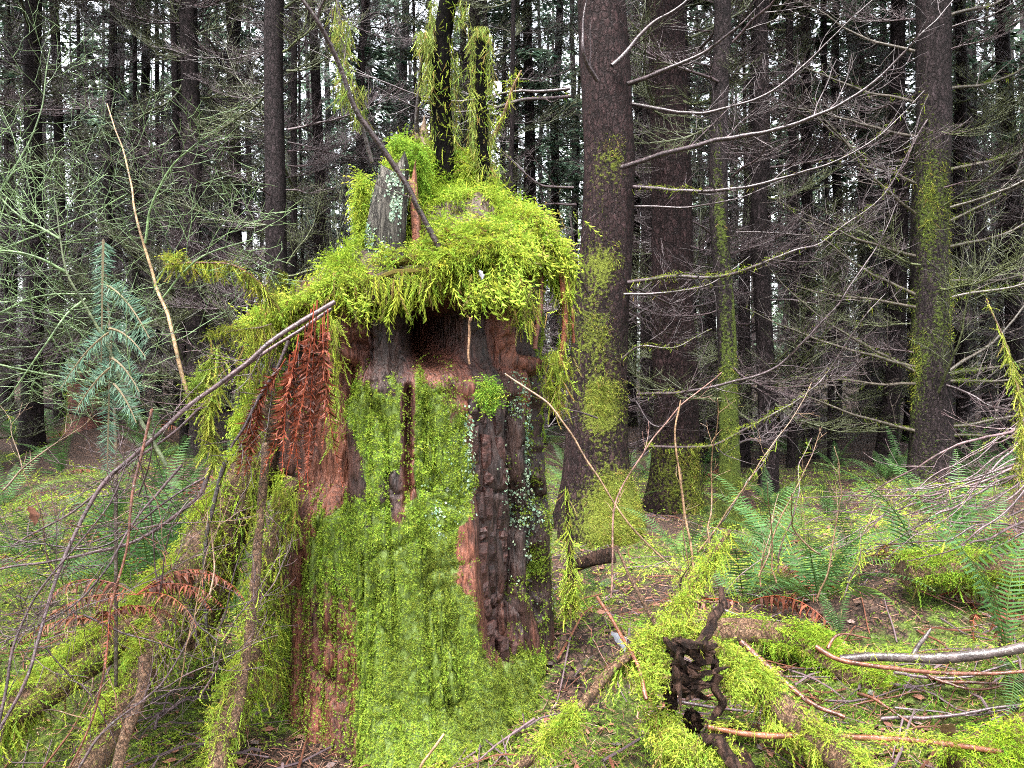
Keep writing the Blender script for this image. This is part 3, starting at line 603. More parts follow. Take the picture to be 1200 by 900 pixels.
def bough(mb, p0, d, ln, rnd, col, leaf=.05, drp=.35):
    n = 9; t = np.linspace(0, 1, n)[:, None]; pa = p0 + d * ln * t + DOWN * drp * ln * t * t
    tube(mb, pa, np.linspace(.012, .004, n), 3, (.07, .05, .045))
    k = int(ln * 70); tt = RNG.random(k) ** .8; side = np.cross(d, UP); side = side / (np.linalg.norm(side) + 1e-6)
    off = (RNG.random(k) - .5) * 2; wid = ln * .34 * (1.05 - tt)
    idx = (tt * (n - 1)).astype(int); pp = pa[idx] + side * (off * wid)[:, None] + DOWN * (np.abs(off) * wid * .35)[:, None] + RNG.normal(size=(k, 3)) * .03
    gdir = nrm(side * np.sign(off)[:, None] + d * .7 + DOWN * .35 + .35 * rvec(k))
    lv = np.array([(-.18, 0, 0), (.18, 0, 0), (.28, .5, -.03), (.08, 1.1, -.1), (-.1, 1.0, -.1), (-.26, .55, -.03)]); lf = np.array([[0, 1, 2], [0, 2, 5], [5, 2, 3], [5, 3, 4]])
    scatter(mb, lv, lf, pp, basis(gdir, UP + .5 * rvec(k)), leaf * 2.2 * (.6 + .8 * RNG.random(k)), vary(col, k, .25))
def crown_proto(seed, z0, z1, n, lmax, col, leaf):
    rnd = random.Random(seed); mb = MB()
    for i in range(n):
        q = (i + rnd.random()) / n; z = z0 + (z1 - z0) * q; a = rnd.uniform(0, 6.283)
        ln = lmax * (1.02 - q) ** .7 * rnd.uniform(.6, 1.1) * min(1, .45 + q * 3)
        d = nrm(np.array([math.cos(a), math.sin(a), rnd.uniform(-.05, .35)])); bough(mb, np.array([0, 0, z]), d, ln, rnd, col, leaf)
    return mb.mesh('crown', M_NEEDLE, False)
CR_HIGH = [crown_proto(1, 7.5, 17, 44, 2.3, (.06, .09, .05), .075), crown_proto(2, 8.5, 18, 40, 2.3, (.06, .09, .05), .075)]
CR_FAR = [crown_proto(5, 4.0, 16, 56, 2.4, (.085, .13, .09), .048), crown_proto(6, 5.5, 17, 50, 2.5, (.09, .135, .09), .048), crown_proto(7, 3.0, 14, 56, 2.3, (.09, .13, .095), .048)]
TRUNKS = [trunk_mesh(.12, 19.0, (random.uniform(-.6, .6) * 0, 0), 30 + i, .55, M_BARKD, 16, .45)[0].mesh('trunk', M_BARKD) for i in range(6)]

def bg_tree(name, loc, r, label, group, branches, nb, crown, zb=(.5, 9), seed=0, smin=.6, smax=1.15, cat='tree', hmax_vis=None):
    rnd = random.Random(seed * 7 + 1)
    th = thing(name, label, cat, loc, group); th.rotation_euler = (R(rnd.gauss(0, 1.0)), R(rnd.gauss(0, 1.2)), rnd.uniform(0, 6.28))
    o = bpy.data.objects.new('trunk', rnd.choice(TRUNKS)); COL.objects.link(o); o.parent = th; o.scale = (r / .12, r / .12, 1)
    for i in range(nb):
        z = zb[0] + (zb[1] - zb[0]) * (i + rnd.random()) / nb
        b = bpy.data.objects.new('branch', rnd.choice(branches)); COL.objects.link(b); b.parent = th
        a = rnd.uniform(0, 6.283); s = rnd.uniform(smin, smax)
        b.location = (math.cos(a) * r * .5, math.sin(a) * r * .5, z); b.scale = (s, s, s)
        b.rotation_euler = (rnd.gauss(0, .3), R(rnd.gauss(2, 16)), a)
    if crown is not None:
        c = bpy.data.objects.new('crown', crown); COL.objects.link(c); c.parent = th; c.rotation_euler = (0, 0, rnd.uniform(0, 6.28))
        c.scale = (1, 1, rnd.uniform(.9, 1.1))
    return th

# --- the big spruce right behind the stump: branches follow the photograph
def px_branch(par, loc, pts, r0, r1, ntw, ln, seed, mossy=0.0, col=TW_COL * .5, name='branch', up=.2, lvl=1, rmin=.0016, mat=None):
    rnd = random.Random(seed); n = max(14, len(pts) * 6)
    pa = wiggle(spline([P(*a) for a in pts], n), .035, 2.2, seed * .77); mb = MB()
    v, d = tube(mb, pa, np.linspace(r0, r1, n), 7, col, None, .15, seed)
    if ntw: twigs(mb, pa, r0 * .8, ntw, ln, lvl, rnd, col * rnd.uniform(.8, 1.2), .8, up, rmin, .15, None, 0, .3)
    o = mb.obj(name, mat or M_TWIG); child(o, par, loc)
    if mossy:
        m2 = MB(); nn = int(mossy); limb_moss(m2, v, d, pa, nn, .026, (.21, .27, .03), MOSS_B, .12, .25)
        oo = m2.obj('moss', M_MOSS, None, False); oo.parent = o; oo['kind'] = 'stuff'
    return o
def near_tree(name, px, d, wpx, label, seed, mossy, mat, low, flare, tufts=0, patches=(), h=17, lean=(0, 0), crown=0, tl=.04):
    x = (px - 600) / F * d; z = float(gh(x, d)); loc = (x, d, z); r = wpx / 2 / F * d
    th = thing(name, label, 'tree', loc)
    mb, g, mo, nn = trunk_mesh(r, h, lean, seed, mossy, mat, 30, flare, low, patches)
    o = mb.obj('trunk', mat, th)
    if tufts:
        m2 = MB(); vis = (g[..., 2] < 5.5) & (nn[..., 1] < .35)
        n = tufts; cn = fbm(g[..., 0] * 7 + seed, g[..., 1] * 7, g[..., 2] * 5, 3); p, q, i, j = surf_sample(g, np.clip(mo - .44, 0, 1) * np.clip(cn * 4 + .5, .0, 1) * vis + 1e-7, n, nn); p = p - q * .004 + q * (.014 * np.clip(cn[i, j], 0, 1) * RNG.random(n))[:, None]
        put_feathers(m2, p, q, tl, vary((.19, .225, .035), n, .3, MOSS_B, .2), .5, .5, .8, FEA_LO)
        oo = m2.obj('moss', M_MOSS, None, False); oo.parent = o; oo['kind'] = 'stuff'
    if crown is not None:
        c = bpy.data.objects.new('crown', CR_HIGH[crown]); COL.objects.link(c); c.parent = th
    return th, loc
FRT = -math.pi / 2
T1, L1 = near_tree('spruce_tree', 709, 6.3, 66, 'thick reddish barked spruce with moss patches, right behind the mossy stump', 3, .50, M_BARK, 2.6, .75, 12000,
                   [(2.05, .16, FRT - .1, .9, .45), (1.5, .22, FRT - .3, .9, .35), (.95, .24, FRT, 1.1, .6), (.10, .32, FRT + .7, 1.1, .7), (2.85, .10, FRT, .6, .4)], 18, (-.004, .0), 0, .03)
B = [([(736, 98, 6.2), (780, 82, 6.0), (827, 61, 5.9), (864, 33, 5.7), (900, -5, 5.6)], .020, 4, 0), ([(717, 77, 6.1), (757, 37, 6.1), (803, 0, 6.0), (840, -40, 6)], .020, 4, 0),
     ([(700, 95, 6.05), (684, 60, 5.9), (682, 30, 5.9), (692, -10, 5.9)], .020, 2, 0), ([(740, 122, 6.3), (803, 131, 6.1), (850, 126, 6.0), (901, 107, 5.9), (939, 77, 5.9), (990, 28, 5.8), (1030, -10, 5.8)], .016, 9, 0),
     ([(729, 196, 6.1), (794, 177, 5.7), (864, 161, 5.4), (929, 147, 5.3), (985, 121, 5.2), (1041, 79, 5.1), (1079, 42, 5.0), (1116, 0, 5.0)], .021, 12, 0),
     ([(740, 219, 6.3), (803, 223, 6.0), (859, 222, 5.8), (920, 208, 5.7), (976, 191, 5.6), (1037, 154, 5.5), (1083, 107, 5.5)], .017, 10, 260), ([(743, 242, 6.4), (813, 243, 6.3), (864, 231, 6.3), (939, 205, 6.3)], .010, 6, 0),
     ([(736, 331, 6.2), (780, 327, 6.0), (841, 324, 5.7), (883, 313, 5.5), (929, 294, 5.4), (967, 280, 5.4), (1037, 224, 5.3), (1090, 110, 5.2)], .018, 10, 420), ([(731, 345, 6.1), (794, 341, 6.0), (836, 331, 5.9), (880, 300, 5.9)], .012, 5, 60),
     ([(729, 420, 6.1), (752, 406, 6.0), (794, 404, 6.0), (836, 385, 6.0)], .011, 5, 120), ([(747, 462, 6.2), (794, 460, 5.9), (841, 453, 5.7), (901, 434, 5.5), (939, 406, 5.4), (985, 350, 5.3), (1027, 289, 5.3), (1050, 240, 5.3)], .014, 10, 60),
     ([(757, 523, 6.2), (827, 523, 5.8), (883, 499, 5.6), (943, 462, 5.5), (976, 429, 5.5), (1009, 378, 5.4), (1037, 345, 5.4)], .012, 8, 420), ([(668, 113, 6.3), (617, 117, 6.0), (567, 130, 5.8), (500, 128, 5.7), (440, 100, 5.6)], .015, 6, 80),
     ([(668, 104, 6.4), (600, 110, 6.4), (520, 118, 6.3), (430, 88, 6.2), (360, 55, 6.2)], .014, 7, 0), ([(672, 220, 6.3), (630, 215, 6.2), (590, 180, 6.1), (560, 160, 6.0)], .012, 4, 60), ([(675, 240, 6.2), (640, 240, 6.0), (600, 262, 5.9)], .010, 4, 0),
     ([(690, 345, 6.0), (676, 310, 5.8), (668, 250, 5.7)], .010, 2, 0), ([(735, 335, 6.6), (800, 360, 7.0), (860, 350, 7.4)], .012, 6, 0), ([(700, 490, 5.95), (660, 480, 5.8), (640, 500, 5.7)], .008, 3, 0), ([(745, 470, 6.3), (770, 500, 6.2), (800, 470, 6.1), (830, 400, 6.0)], .008, 4, 0)]
for i, (pts, r0, ntw, mo) in enumerate(B):
    px_branch(T1, L1, pts, r0, .003, ntw, .55, 40 + i, mo)
T2, L2 = near_tree('spruce_tree', 790, 7.9, 52, 'brown barked spruce with mossy foot, just right of and behind the thick reddish spruce', 11, .42, M_BARK, .9, .35, 1500, [(.4, .5, FRT, 2, .35)], 17, (-.010, 0), 1)
T3, L3 = near_tree('spruce_tree', 853, 7.0, 23, 'slim straight conifer with its lower trunk wrapped in green moss', 17, .95, M_BARKD, 2.2, .25, 2600, [(1.0, 1.2, FRT, 3, .25)], 16, (-.006, 0), None, .028)
T4, L4 = near_tree('spruce_tree', 1092, 8.3, 44, 'dark conifer with green mossy trunk and mossy whorled limbs above the purple brush', 23, .62, M_BARKD, 3.2, .3, 3000, [(1.6, .8, FRT, 2.5, .3), (2.9, .5, FRT, 2, .3)], 16, (.002, 0), 0, .035)
B4 = []
rb = random.Random(5)
for (py, side, rise, ln, mo) in [(20, 1, .5, 1.6, 90), (60, -1, .6, 1.4, 0), (105, 1, .45, 1.7, 120), (120, -1, .35, 1.6, 60), (200, 1, .35, 1.6, 160), (215, -1, .5, 1.5, 80), (245, 1, .55, 1.5, 160), (262, 1, .8, 1.3, 120), (250, -1, .8, 1.5, 80), (330, 1, .12, 1.5, 220), (350, 1, .3, 1.8, 240),
                                 (345, -1, .75, 1.4, 200), (360, -1, .15, 1.4, 60), (435, -1, .75, 1.7, 160), (430, -1, .35, 1.9, 160), (440, 1, .2, 1.4, 240), (447, 1, .05, 1.3, 240), (438, 1, .9, 1.8, 0), (500, 1, .25, 1.6, 200), (505, -1, .35, 1.6, 80), (510, 1, -.1, 1.2, 80), (450, -1, .05, 1.6, 60), (160, -1, .2, 1.7, 0), (300, -1, .35, 1.6, 60), (290, 1, .4, 1.6, 60)]:
    p0 = P(1090 + side * 18, py, 8.3); q = [p0]; fy = rb.uniform(-.75, .45)
    for s in (.35, .7, 1.0):
        q.append(p0 + np.array([side * ln * s, fy * ln * s, ln * (rise * s * (.5 + .5 * s))]))
    mb = MB(); pa = wiggle(spline(q, 18), .05, 1.8, py * .1); v, d = tube(mb, pa, np.linspace(.020, .004, 18), 6, np.array((.055, .045, .035)), None, .2, py)
    twigs(mb, pa, .014, 9, .5, 1, rb, np.array((.07, .055, .05)), .8, .15, .0022, .15)
    o = child(mb.obj('branch', M_TWIG), T4, L4)
    if mo: m2 = MB(); limb_moss(m2, v, d, pa, mo, .034, (.15, .21, .025), MOSS_D, .15, .35); oo = m2.obj('moss', M_MOSS, None, False); oo.parent = o; oo['kind'] = 'stuff'
T5, L5 = near_tree('spruce_tree', 325, 8.6, 26, 'dark conifer with mossy knots on its trunk, seen left of the stump top', 29, .4, M_BARKD, 1.2, .3, 900, [(2.2, .3, FRT, 2, .4), (2.95, .15, FRT, 1.5, .3)], 16, (.002, 0), 1, .035)
T6, L6 = near_tree('spruce_tree', 895, 8.9, 20, 'thin dark conifer with bare straight trunk, between the moss wrapped trunk and purple brush', 31, .2, M_BARKD, .2, .3, 0, (), 16, (-.012, 0), 0)
for th, loc, r, nb, sd in [(T2, L2, .22, 30, 1), (T3, L3, .09, 20, 2), (T5, L5, .14, 54, 3), (T6, L6, .1, 28, 4), (T4, L4, .18, 24, 5)]:
    rnd = random.Random(sd)
    for i in range(nb):
        b = bpy.data.objects.new('branch', rnd.choice(BR_MID)); COL.objects.link(b); b.parent = th; a = rnd.uniform(0, 6.28); s = rnd.uniform(.55, 1.0)
        z = .7 + 6.2 * (i + rnd.random()) / nb; b.location = (math.cos(a) * r * .8, math.sin(a) * r * .8, z); b.scale = (s, s, s); b.rotation_euler = (rnd.gauss(0, .3), R(rnd.gauss(0, 16)), a)
# --- trunks one can tell apart further back (pixel column, distance, radius)
MIDS = [(44, 10.5, .125), (72, 14, .10), (118, 13.0, .08), (160, 15.5, .11), (212, 13, .11), (241, 10.2, .135), (262, 16, .12), (385, 13, .10), (425, 15, .11), (545, 12.5, .12), (580, 16, .10), (626, 14, .11), (652, 18, .12), (868, 11.5, .095), (930, 11.0, .065), (951, 12.5, .10), (982, 15, .10), (1041, 11.6, .13), (1015, 17, .12), (1068, 14.5, .09),
        (1128, 12.0, .10), (1160, 15, .12), (1192, 11.0, .12), (1250, 10, .14), (-30, 9.5, .14), (-90, 13, .14), (8, 16, .13), (285, 12, .09), (470, 18, .13), (760, 13, .11), (815, 12.2, .10), (835, 16, .12), (905, 18, .13), (740, 17, .12)]
OWN = {44: 'dark straight conifer trunk seen through the dense pale green shrub twigs', 118: 'thin dark conifer trunk rising behind the young silvery fir', 241: 'stout dark conifer between the tan stemmed shrub and the conifer with mossy knots', 545: 'conifer trunk seen between the two dark stems on the stump top', 626: 'conifer trunk between the short broken stem and the thick reddish spruce',
       868: 'thin conifer close beside the slim moss wrapped trunk', 1041: 'dark conifer just left of the mossy conifer with whorled limbs', 1128: 'conifer just right of the mossy conifer with whorled limbs', 385: 'conifer seen between the mossy knotted conifer and the leaning purple branch'}
for i, (px, d, r) in enumerate(MIDS):
    x = (px - 600) / F * d
    bg_tree('conifer_tree', (x, d, float(gh(x, d)) - .03), r, OWN.get(px, 'slender conifer with dark bare trunk and dead twiggy limbs in the forest behind'), 'slender conifers standing behind the stump', BR_MID if d < 12.6 else BR_FAR, 50 if px < 600 else 36, random.choice(CR_HIGH) if d < 13.5 else random.choice(CR_FAR), (.4, 3.2 + .5 * d), 400 + i, .6, 1.15)
rnd = random.Random(77); cnt = 0; pts = []
while cnt < 70:
    d = 17 + 26 * rnd.random() ** .8; px = rnd.uniform(-150, 1350); x = (px - 600) / F * d
    if any((x - a) ** 2 + (d - b) ** 2 < 1.6 for a, b in pts): continue
    pts.append((x, d)); cnt += 1
    bg_tree('conifer_tree', (x, d, float(gh(x, d)) - .05), rnd.uniform(.09, .18), 'faint far conifer trunk with pale green boughs, deep in the forest', 'far conifers deep in the forest', BR_FAR, 24, rnd.choice(CR_FAR), (.3, 9), 600 + cnt, .8, 1.4)
for i in range(44):
    d = rnd.uniform(9.5, 19); px = rnd.uniform(-20, 1220); x = (px - 600) / F * d
    if abs(px - 709) < 60 and d < 10: continue
    bg_tree('conifer_pole', (x, d, float(gh(x, d)) - .03), rnd.uniform(.03, .06), 'very thin dead conifer pole with fine bare twigs among the trunks', 'thin dead poles among the trunks', BR_MID if d < 13 else BR_FAR, 22, None, (.5, 3 + .45 * d), 800 + i, .45, .9)
k = 0
while k < 40:      # same forest, unseen, beside and behind the viewpoint, added to hold back sky light
    a = rnd.uniform(0, 6.283); d = rnd.uniform(4.5, 17); x, y = d * math.sin(a), d * math.cos(a) - 1.0
    if y > 2.5 and abs(x) < .75 * y + 1.2: continue
    if math.hypot(x, y) < 4.2 or math.hypot(x - SX, y - SY) < 3.6 or any(math.hypot(x - q[0], y - q[1]) < 1.3 for q in pts): continue
    pts.append((x, y)); k += 1
    bg_tree('conifer_tree', (x, y, float(gh(x, y)) - .05), rnd.uniform(.10, .2), 'unseen conifer added to the forest beside and behind the viewpoint', 'conifers round the small clearing', BR_FAR, 8, rnd.choice(CR_HIGH + CR_FAR[:2]), (1.5, 8), 1500 + k)
k = 0
while k < 44:      # flanks of the same forest, just beside the view
    d = rnd.uniform(8, 34); x = rnd.choice((-1, 1)) * d * rnd.uniform(.74, 1.35)
    if any((x - q[0]) ** 2 + (d - q[1]) ** 2 < 1.4 for q in pts): continue
    pts.append((x, d)); k += 1
    bg_tree('conifer_tree', (x, d, float(gh(x, d)) - .05), rnd.uniform(.09, .17), 'conifer on the flank of the forest beside the clearing', 'conifers on the flanks of the forest', BR_FAR, 14, rnd.choice(CR_FAR), (.6, 9), 1800 + k)
# the wood beyond, one mass
def far_wood():
    mb = MB(); rnd = random.Random(9); lv = np.array([(-.2, 0, 0), (.2, 0, 0), (.12, 1, -.15), (-.12, 1, -.15)]); lf = np.array([[0, 1, 2, 3]])
    for i in range(160):
        d = rnd.uniform(44, 72); x = rnd.uniform(-1, 1) * d * .85; h = rnd.uniform(20, 30)
        tube(mb, np.array([(x, d, 0), (x, d, h * .5), (x, d, h)]), [.2, .15, .04], 6, (.06, .045, .045))
        nb = 34; zb = h * (.06 + .93 * (np.arange(nb) + RNG.random(nb)) / nb); ab = RNG.random(nb) * 6.283; ln = (2.9 * (1.05 - zb / h) + .5) * (.6 + .6 * RNG.random(nb))
        k = 30; t = RNG.random((nb, k)); off = (RNG.random((nb, k)) - .5) * .9 * (1.1 - t)
        dx, dy = np.cos(ab)[:, None], np.sin(ab)[:, None]; L = ln[:, None]
        pp = np.stack([x + L * (dx * t - dy * off), d + L * (dy * t + dx * off), zb[:, None] - L * .3 * t * t - .12 * L * np.abs(off) + .1 * RNG.normal(size=(nb, k))], -1).reshape(-1, 3)
        g = np.stack([dx * (.7 + 0 * t) - dy * np.sign(off), dy * (.7 + 0 * t) + dx * np.sign(off), -.4 + 0 * t], -1).reshape(-1, 3) + .4 * rvec(nb * k)
        scatter(mb, lv, lf, pp, basis(g, UP + .5 * rvec(nb * k)), .30 * (.6 + .8 * RNG.random(nb * k)), vary((.09, .135, .085), nb * k, .25))
    o = mb.obj('distant_wood', M_NEEDLE, None, False); tag(o, 'distant wood of green conifers closing off the forest', 'woods', None, 'stuff')
far_wood()

# ------------------------------------------------------------------ ferns
def frond_mesh(seed, ln, rise, droop, col, wid=.085, n=30, curl=0.0, material=None, gap=0.0, noise=.05, side=0.0, fwd=.28, lw=1.0):
    """one sword-fern frond: spine from the origin along +Y, arching; paired leaflets"""
    rnd = random.Random(seed); mb = MB(); m = 22; t = np.linspace(0, 1, m)
    ang = rise - droop * t ** 1.3; dy, dz = np.cos(ang), np.sin(ang)
    y = np.concatenate([[0], np.cumsum((dy[1:] + dy[:-1]) / 2)]) * ln / (m - 1); z = np.concatenate([[0], np.cumsum((dz[1:] + dz[:-1]) / 2)]) * ln / (m - 1)
    pa = np.stack([side * ln * t * t, y, z], -1)
    tube(mb, pa, np.linspace(.0028, .0009, m), 4, np.array(col) * np.array((1.2, .8, .6)))
    T = nrm(np.gradient(pa, axis=0)); v, f, c = [], [], []
    for i in range(n):
        q = .12 + .87 * i / (n - 1); k = q * (m - 1); a = int(k); fr = k - a; p = pa[a] * (1 - fr) + pa[min(a + 1, m - 1)] * fr; tg = T[a]
        X = np.array([1., 0, 0]); U = np.cross(X, tg)
        l = wid * min(1, .45 + (q - .12) * 3.2) * (1 - max(0, (q - .35) / .66) ** 1.5 * .93)
        for s in (-1, 1):
            if rnd.random() < gap: continue
            d = nrm(X * s * 1.0 + tg * (fwd + rnd.gauss(0, noise)) + U * (-.12 - curl * rnd.uniform(.5, 1.3) + rnd.gauss(0, noise)))
            wd = .0085 * lw * (wid / .085) * (1 - .55 * q); tw = nrm(tg + U * rnd.gauss(0, noise * 2 + curl * .5)); L = l * rnd.uniform(.9, 1.08); b = len(v)
            v += [p - tw * wd * .5, p + tw * wd * .6, p + d * L * .55 + tw * wd * .55 - U * L * .03, p + d * L - U * L * (.12 + curl * .5), p + d * L * .5 - tw * wd * .5 - U * L * .03]
            f += [(b, b + 1, b + 2), (b, b + 2, b + 4), (b + 4, b + 2, b + 3)]
            cc = np.array(col) * (rnd.uniform(.75, 1.25) if curl < .3 else rnd.choice((.3, .6, .9, 1.3))); c += [cc] * 5
    mb.add(np.array(v), np.array(f), np.array(c))
    return mb.mesh('frond', material or M_FERN, False)
FG, FG2, FD = (.055, .125, .036), (.075, .145, .03), (.17, .052, .028)
FRONDS = [frond_mesh(1, .62, 1.0, 1.3, FG), frond_mesh(2, .55, .75, 1.0, FG2, .08), frond_mesh(3, .7, 1.25, 1.2, FG), frond_mesh(4, .5, .5, .9, (.058, .125, .042), .075), frond_mesh(5, .6, 1.35, .8, FG, .085)]
DFRONDS = [frond_mesh(11, .55, .6, 1.7, FD, .06, 28, .7, M_DEADFERN, .08, .35, 0.0, .5, 2.4), frond_mesh(12, .5, .35, 1.2, (.20, .075, .038), .055, 26, .8, M_DEADFERN, .1, .35, 0.0, .5, 2.4)]
def fern(px, py, scale, n, label, group, seed, dead=0, az=None, loc=None, fset=None):
    rnd = random.Random(seed); loc = G(px, py) if loc is None else loc
    th = thing('dead_fern' if dead == n else 'sword_fern', label, 'fern', (loc[0], loc[1], loc[2] - .02), group)
    for i in range(n):
        o = bpy.data.objects.new('frond', rnd.choice(DFRONDS if i < dead else (fset or FRONDS))); COL.objects.link(o); o.parent = th
        a = (az[i] if az else 360 * (i + rnd.random() * .8) / n); s = scale * rnd.uniform(.75, 1.15)
        o.rotation_euler = (R(rnd.gauss(0, 8)), R(rnd.gauss(0, 12)), R(-a)); o.scale = (s, s, s)
        if i < dead and dead < n: o['label'] = 'withered rusty brown frond'
    return th
GR = 'green sword ferns on the forest floor'
fern(872, 705, 1.5, 9, 'green sword fern with arching fronds, growing beside the mossy spruce foot', GR, 1, 2, [150, 250, 300, 350, 15, 70, 110, 200, 40])
fern(1085, 700, 1.45, 7, 'green sword fern with one upright frond, behind the bare grey pole', GR, 2, 1, [100, 345, 40, 75, 260, 120, 10])
fern(1180, 765, 1.25, 6, 'green sword fern half hidden behind the grey pole end', GR, 3, 1)
fern(800, 655, .95, 6, 'green sword fern tucked against the thick spruce base', GR, 4, 0)
fern(985, 745, .55, 5, 'small sword fern in the moss above the forked red stick', GR, 5, 0)
fern(150, 655, .95, 8, 'green sword fern behind the arching purple stems', GR, 6, 3)
fern(215, 610, .9, 7, 'pale green sword fern at the foot of the left buttress root', GR, 7, 2)
fern(70, 640, .9, 7, 'green sword fern among thin brown stems beside the leaf hung twig', GR, 8, 2)
fern(700, 690, .6, 5, 'small sword fern beside the stump root on the mossy slope', GR, 9, 0)
fern(180, 700, 1.1, 6, 'rusty brown dead fern drooping over the mossy fallen log', 'dead ferns', 10, 6)
fern(90, 740, .9, 5, 'red brown dead fern crumpled beside the mossy log', 'dead ferns', 11, 5)
fern(960, 690, .9, 5, 'flattened brown dead fern lying on needle litter', 'dead ferns', 12, 5)
fern(1150, 720, .8, 4, 'withered pale brown fern under the upright green frond', 'dead ferns', 13, 4)
fern(0, 0, .72, 7, 'rust red dead fern arching over the sloping mossy log', 'dead ferns', 14, 7, [75, 95, 115, 60, 250, 275, 100], P(160, 690, 2.58))
fern(0, 0, .68, 5, 'orange brown dead fern beside the reddish upright stem', 'dead ferns', 15, 5, [80, 110, 260, 290, 150], P(120, 720, 2.55))
rnd = random.Random(21); k = 0
for _ in range(900):
    if k >= 80: break
    px = rnd.uniform(-20, 1220); d = 4.3 + 9 * rnd.random() ** 1.2; x = (px - 600) / F * d
    if abs(x - SX) < 1.0 and d < 5: continue
    if any(math.hypot(x - q[0], d - q[1]) < .5 for q in (L1, L2, L3, L4)): continue
    if px > 700 and px < 880 and d < 6.5: continue
    k += 1
    fern(0, 0, rnd.uniform(.8, 1.45), rnd.randint(6, 9), 'leafy sword fern in the understorey between the trunks', 'understorey ferns between the trunks', 900 + k, rnd.choice([0, 0, 1, 2]), None, np.array([x, d, float(gh(x, d))]))
# dead fern draped on the stump
def hanging_fern():
    loc = P(372, 352, 2.93); th = thing('dead_fern', 'rust red dead fern hanging down the upper left face of the mossy stump', 'fern', loc, 'dead ferns')
    rnd = random.Random(4)
    for (px, py, d, ln, tilt, sp) in [(372, 352, 2.78, .66, 4, 0), (380, 365, 2.78, .58, -3, 40), (365, 362, 2.77, .60, 8, -30), (352, 400, 2.76, .45, 10, 20), (345, 410, 2.76, .5, 2, -20), (312, 452, 2.80, .32, 14, 0), (300, 468, 2.78, .28, 6, 40), (376, 380, 2.79, .60, 0, 70), (335, 420, 2.76, .32, 30, 0), (368, 356, 2.74, .6, 2, 25), (378, 372, 2.75, .62, 1, -45), (350, 392, 2.73, .52, 6, 50), (340, 415, 2.74, .42, 5, 10), (384, 362, 2.77, .5, -2, 15), (306, 460, 2.77, .3, 9, -30), (358, 380, 2.76, .62, 6, -70)]:
        me = frond_mesh(rnd.randint(0, 9999), ln, -.05, .15, np.array((.24, .065, .034)) * rnd.uniform(.6, 1.2), .046, 40, .5, M_DEADFERN, .04, .6, rnd.uniform(-.10, .10), 1.2, 2.2)
        o = bpy.data.objects.new('frond', me); COL.objects.link(o); o.parent = th
        q = P(px, py, d); o.location = tuple(float(a) for a in q - loc)
        o.rotation_euler = Matrix.Rotation(R(tilt), 3, 'Y').to_4x4().to_3x3().__matmul__(Matrix.Rotation(R(-90), 3, 'X') @ Matrix.Rotation(R(sp), 3, 'Y')).to_euler()
hanging_fern()

# ------------------------------------------------------------------ mossy snags, logs, sticks
def limb(name, label, cat, pts, r0, r1, moss_n=0, mat=None, col=None, ml=.045, hang=.15, k=12, tw=0, tln=.3, seed=1, rough=.25, group=None, amp=.03, top=.35, base=MOSS_Y, film=.25, spur=()):
    pw = [P(*a) for a in pts]; loc = pw[0] if pw[0][2] < pw[-1][2] else pw[-1]
    th = thing(name, label, cat, loc, group); n = max(16, len(pts) * 8); pa = wiggle(spline(pw, n), amp, 3, seed * 1.7)
    mb = MB(); rad = np.linspace(r0, r1, n); v, d = tube(mb, pa, rad, k, col, film, rough, seed)
    mb.add(np.vstack([v[-1], pa[-1] + (pa[-1] - pa[-2]) * .2]), np.array([(i, (i + 1) % k, k) for i in range(k)]), col, film)
    mb.add(np.vstack([v[0], pa[0] - (pa[1] - pa[0]) * .2]), np.array([((i + 1) % k, i, k) for i in range(k)]), col, film)
    rnd = random.Random(seed)
    if tw: twigs(mb, pa, r0 * .6, tw, tln, 1, rnd, (col if col is not None else TW_COL), .8, .1, .0014, .1)
    child(mb.obj('stem', mat or M_TWIG), th, loc)
    for sp in spur:
        m3 = MB(); q = wiggle(spline([P(*a) for a in sp[0]], 12), .012, 4, seed); tube(m3, q, np.linspace(sp[1], sp[1] * .4, 12), 6, col, film, .2, seed); child(m3.obj('side_branch', mat or M_TWIG), th, loc)
    if moss_n:
        m2 = MB(); limb_moss(m2, v, d, pa, moss_n, ml, base, MOSS_B, hang, top); o = child(m2.obj('moss', M_MOSS, None, False), th, loc); o['kind'] = 'stuff'
    return th
DK = np.array((.018, .012, .010)); PUR = np.array((.095, .058, .062)); RED = np.array((.17, .062, .035)); TAN = np.array((.19, .115, .065)); GRY = np.array((.20, .15, .14))
limb('dead_sapling', 'thick dark stem with shaggy moss rising from the stump top', 'dead stem', [(523, 250, 3.55), (522, 190, 3.55), (518, 130, 3.55), (516, 80, 3.52), (521, 30, 3.5), (530, -25, 3.48)], .044, .042, 320, M_BACKLIT, None, .03, .3, seed=1, top=.9, amp=.015)
limb('dead_sapling', 'shorter dark broken stem with moss tufted tip on the stump top', 'dead stem', [(567, 265, 3.5), (567, 215, 3.5), (565, 150, 3.5), (564, 90, 3.5), (563, 42, 3.5)], .028, .022, 200, M_BACKLIT, None, .03, .3, seed=2, top=.9, amp=.012)
def stem_moss(par_label, specs):
    mb = MB()
    for (px, py0, py1, d, wd, n, ln) in specs:
        n = int(n * 1.7); pp = np.array([P(px + RNG.normal() * wd, py0 + (py1 - py0) * RNG.random(), d + RNG.normal() * .03) for _ in range(n)])
        scatter(mb, STRAND[0], STRAND[1], pp, basis(np.tile(DOWN, (n, 1)) + rvec(n) * .6, rvec(n)), ln * .62 * (.3 + 1.4 * RNG.random(n) ** 1.8), vary((.22, .27, .06), n, .25, MOSS_B, .15))
    return mb
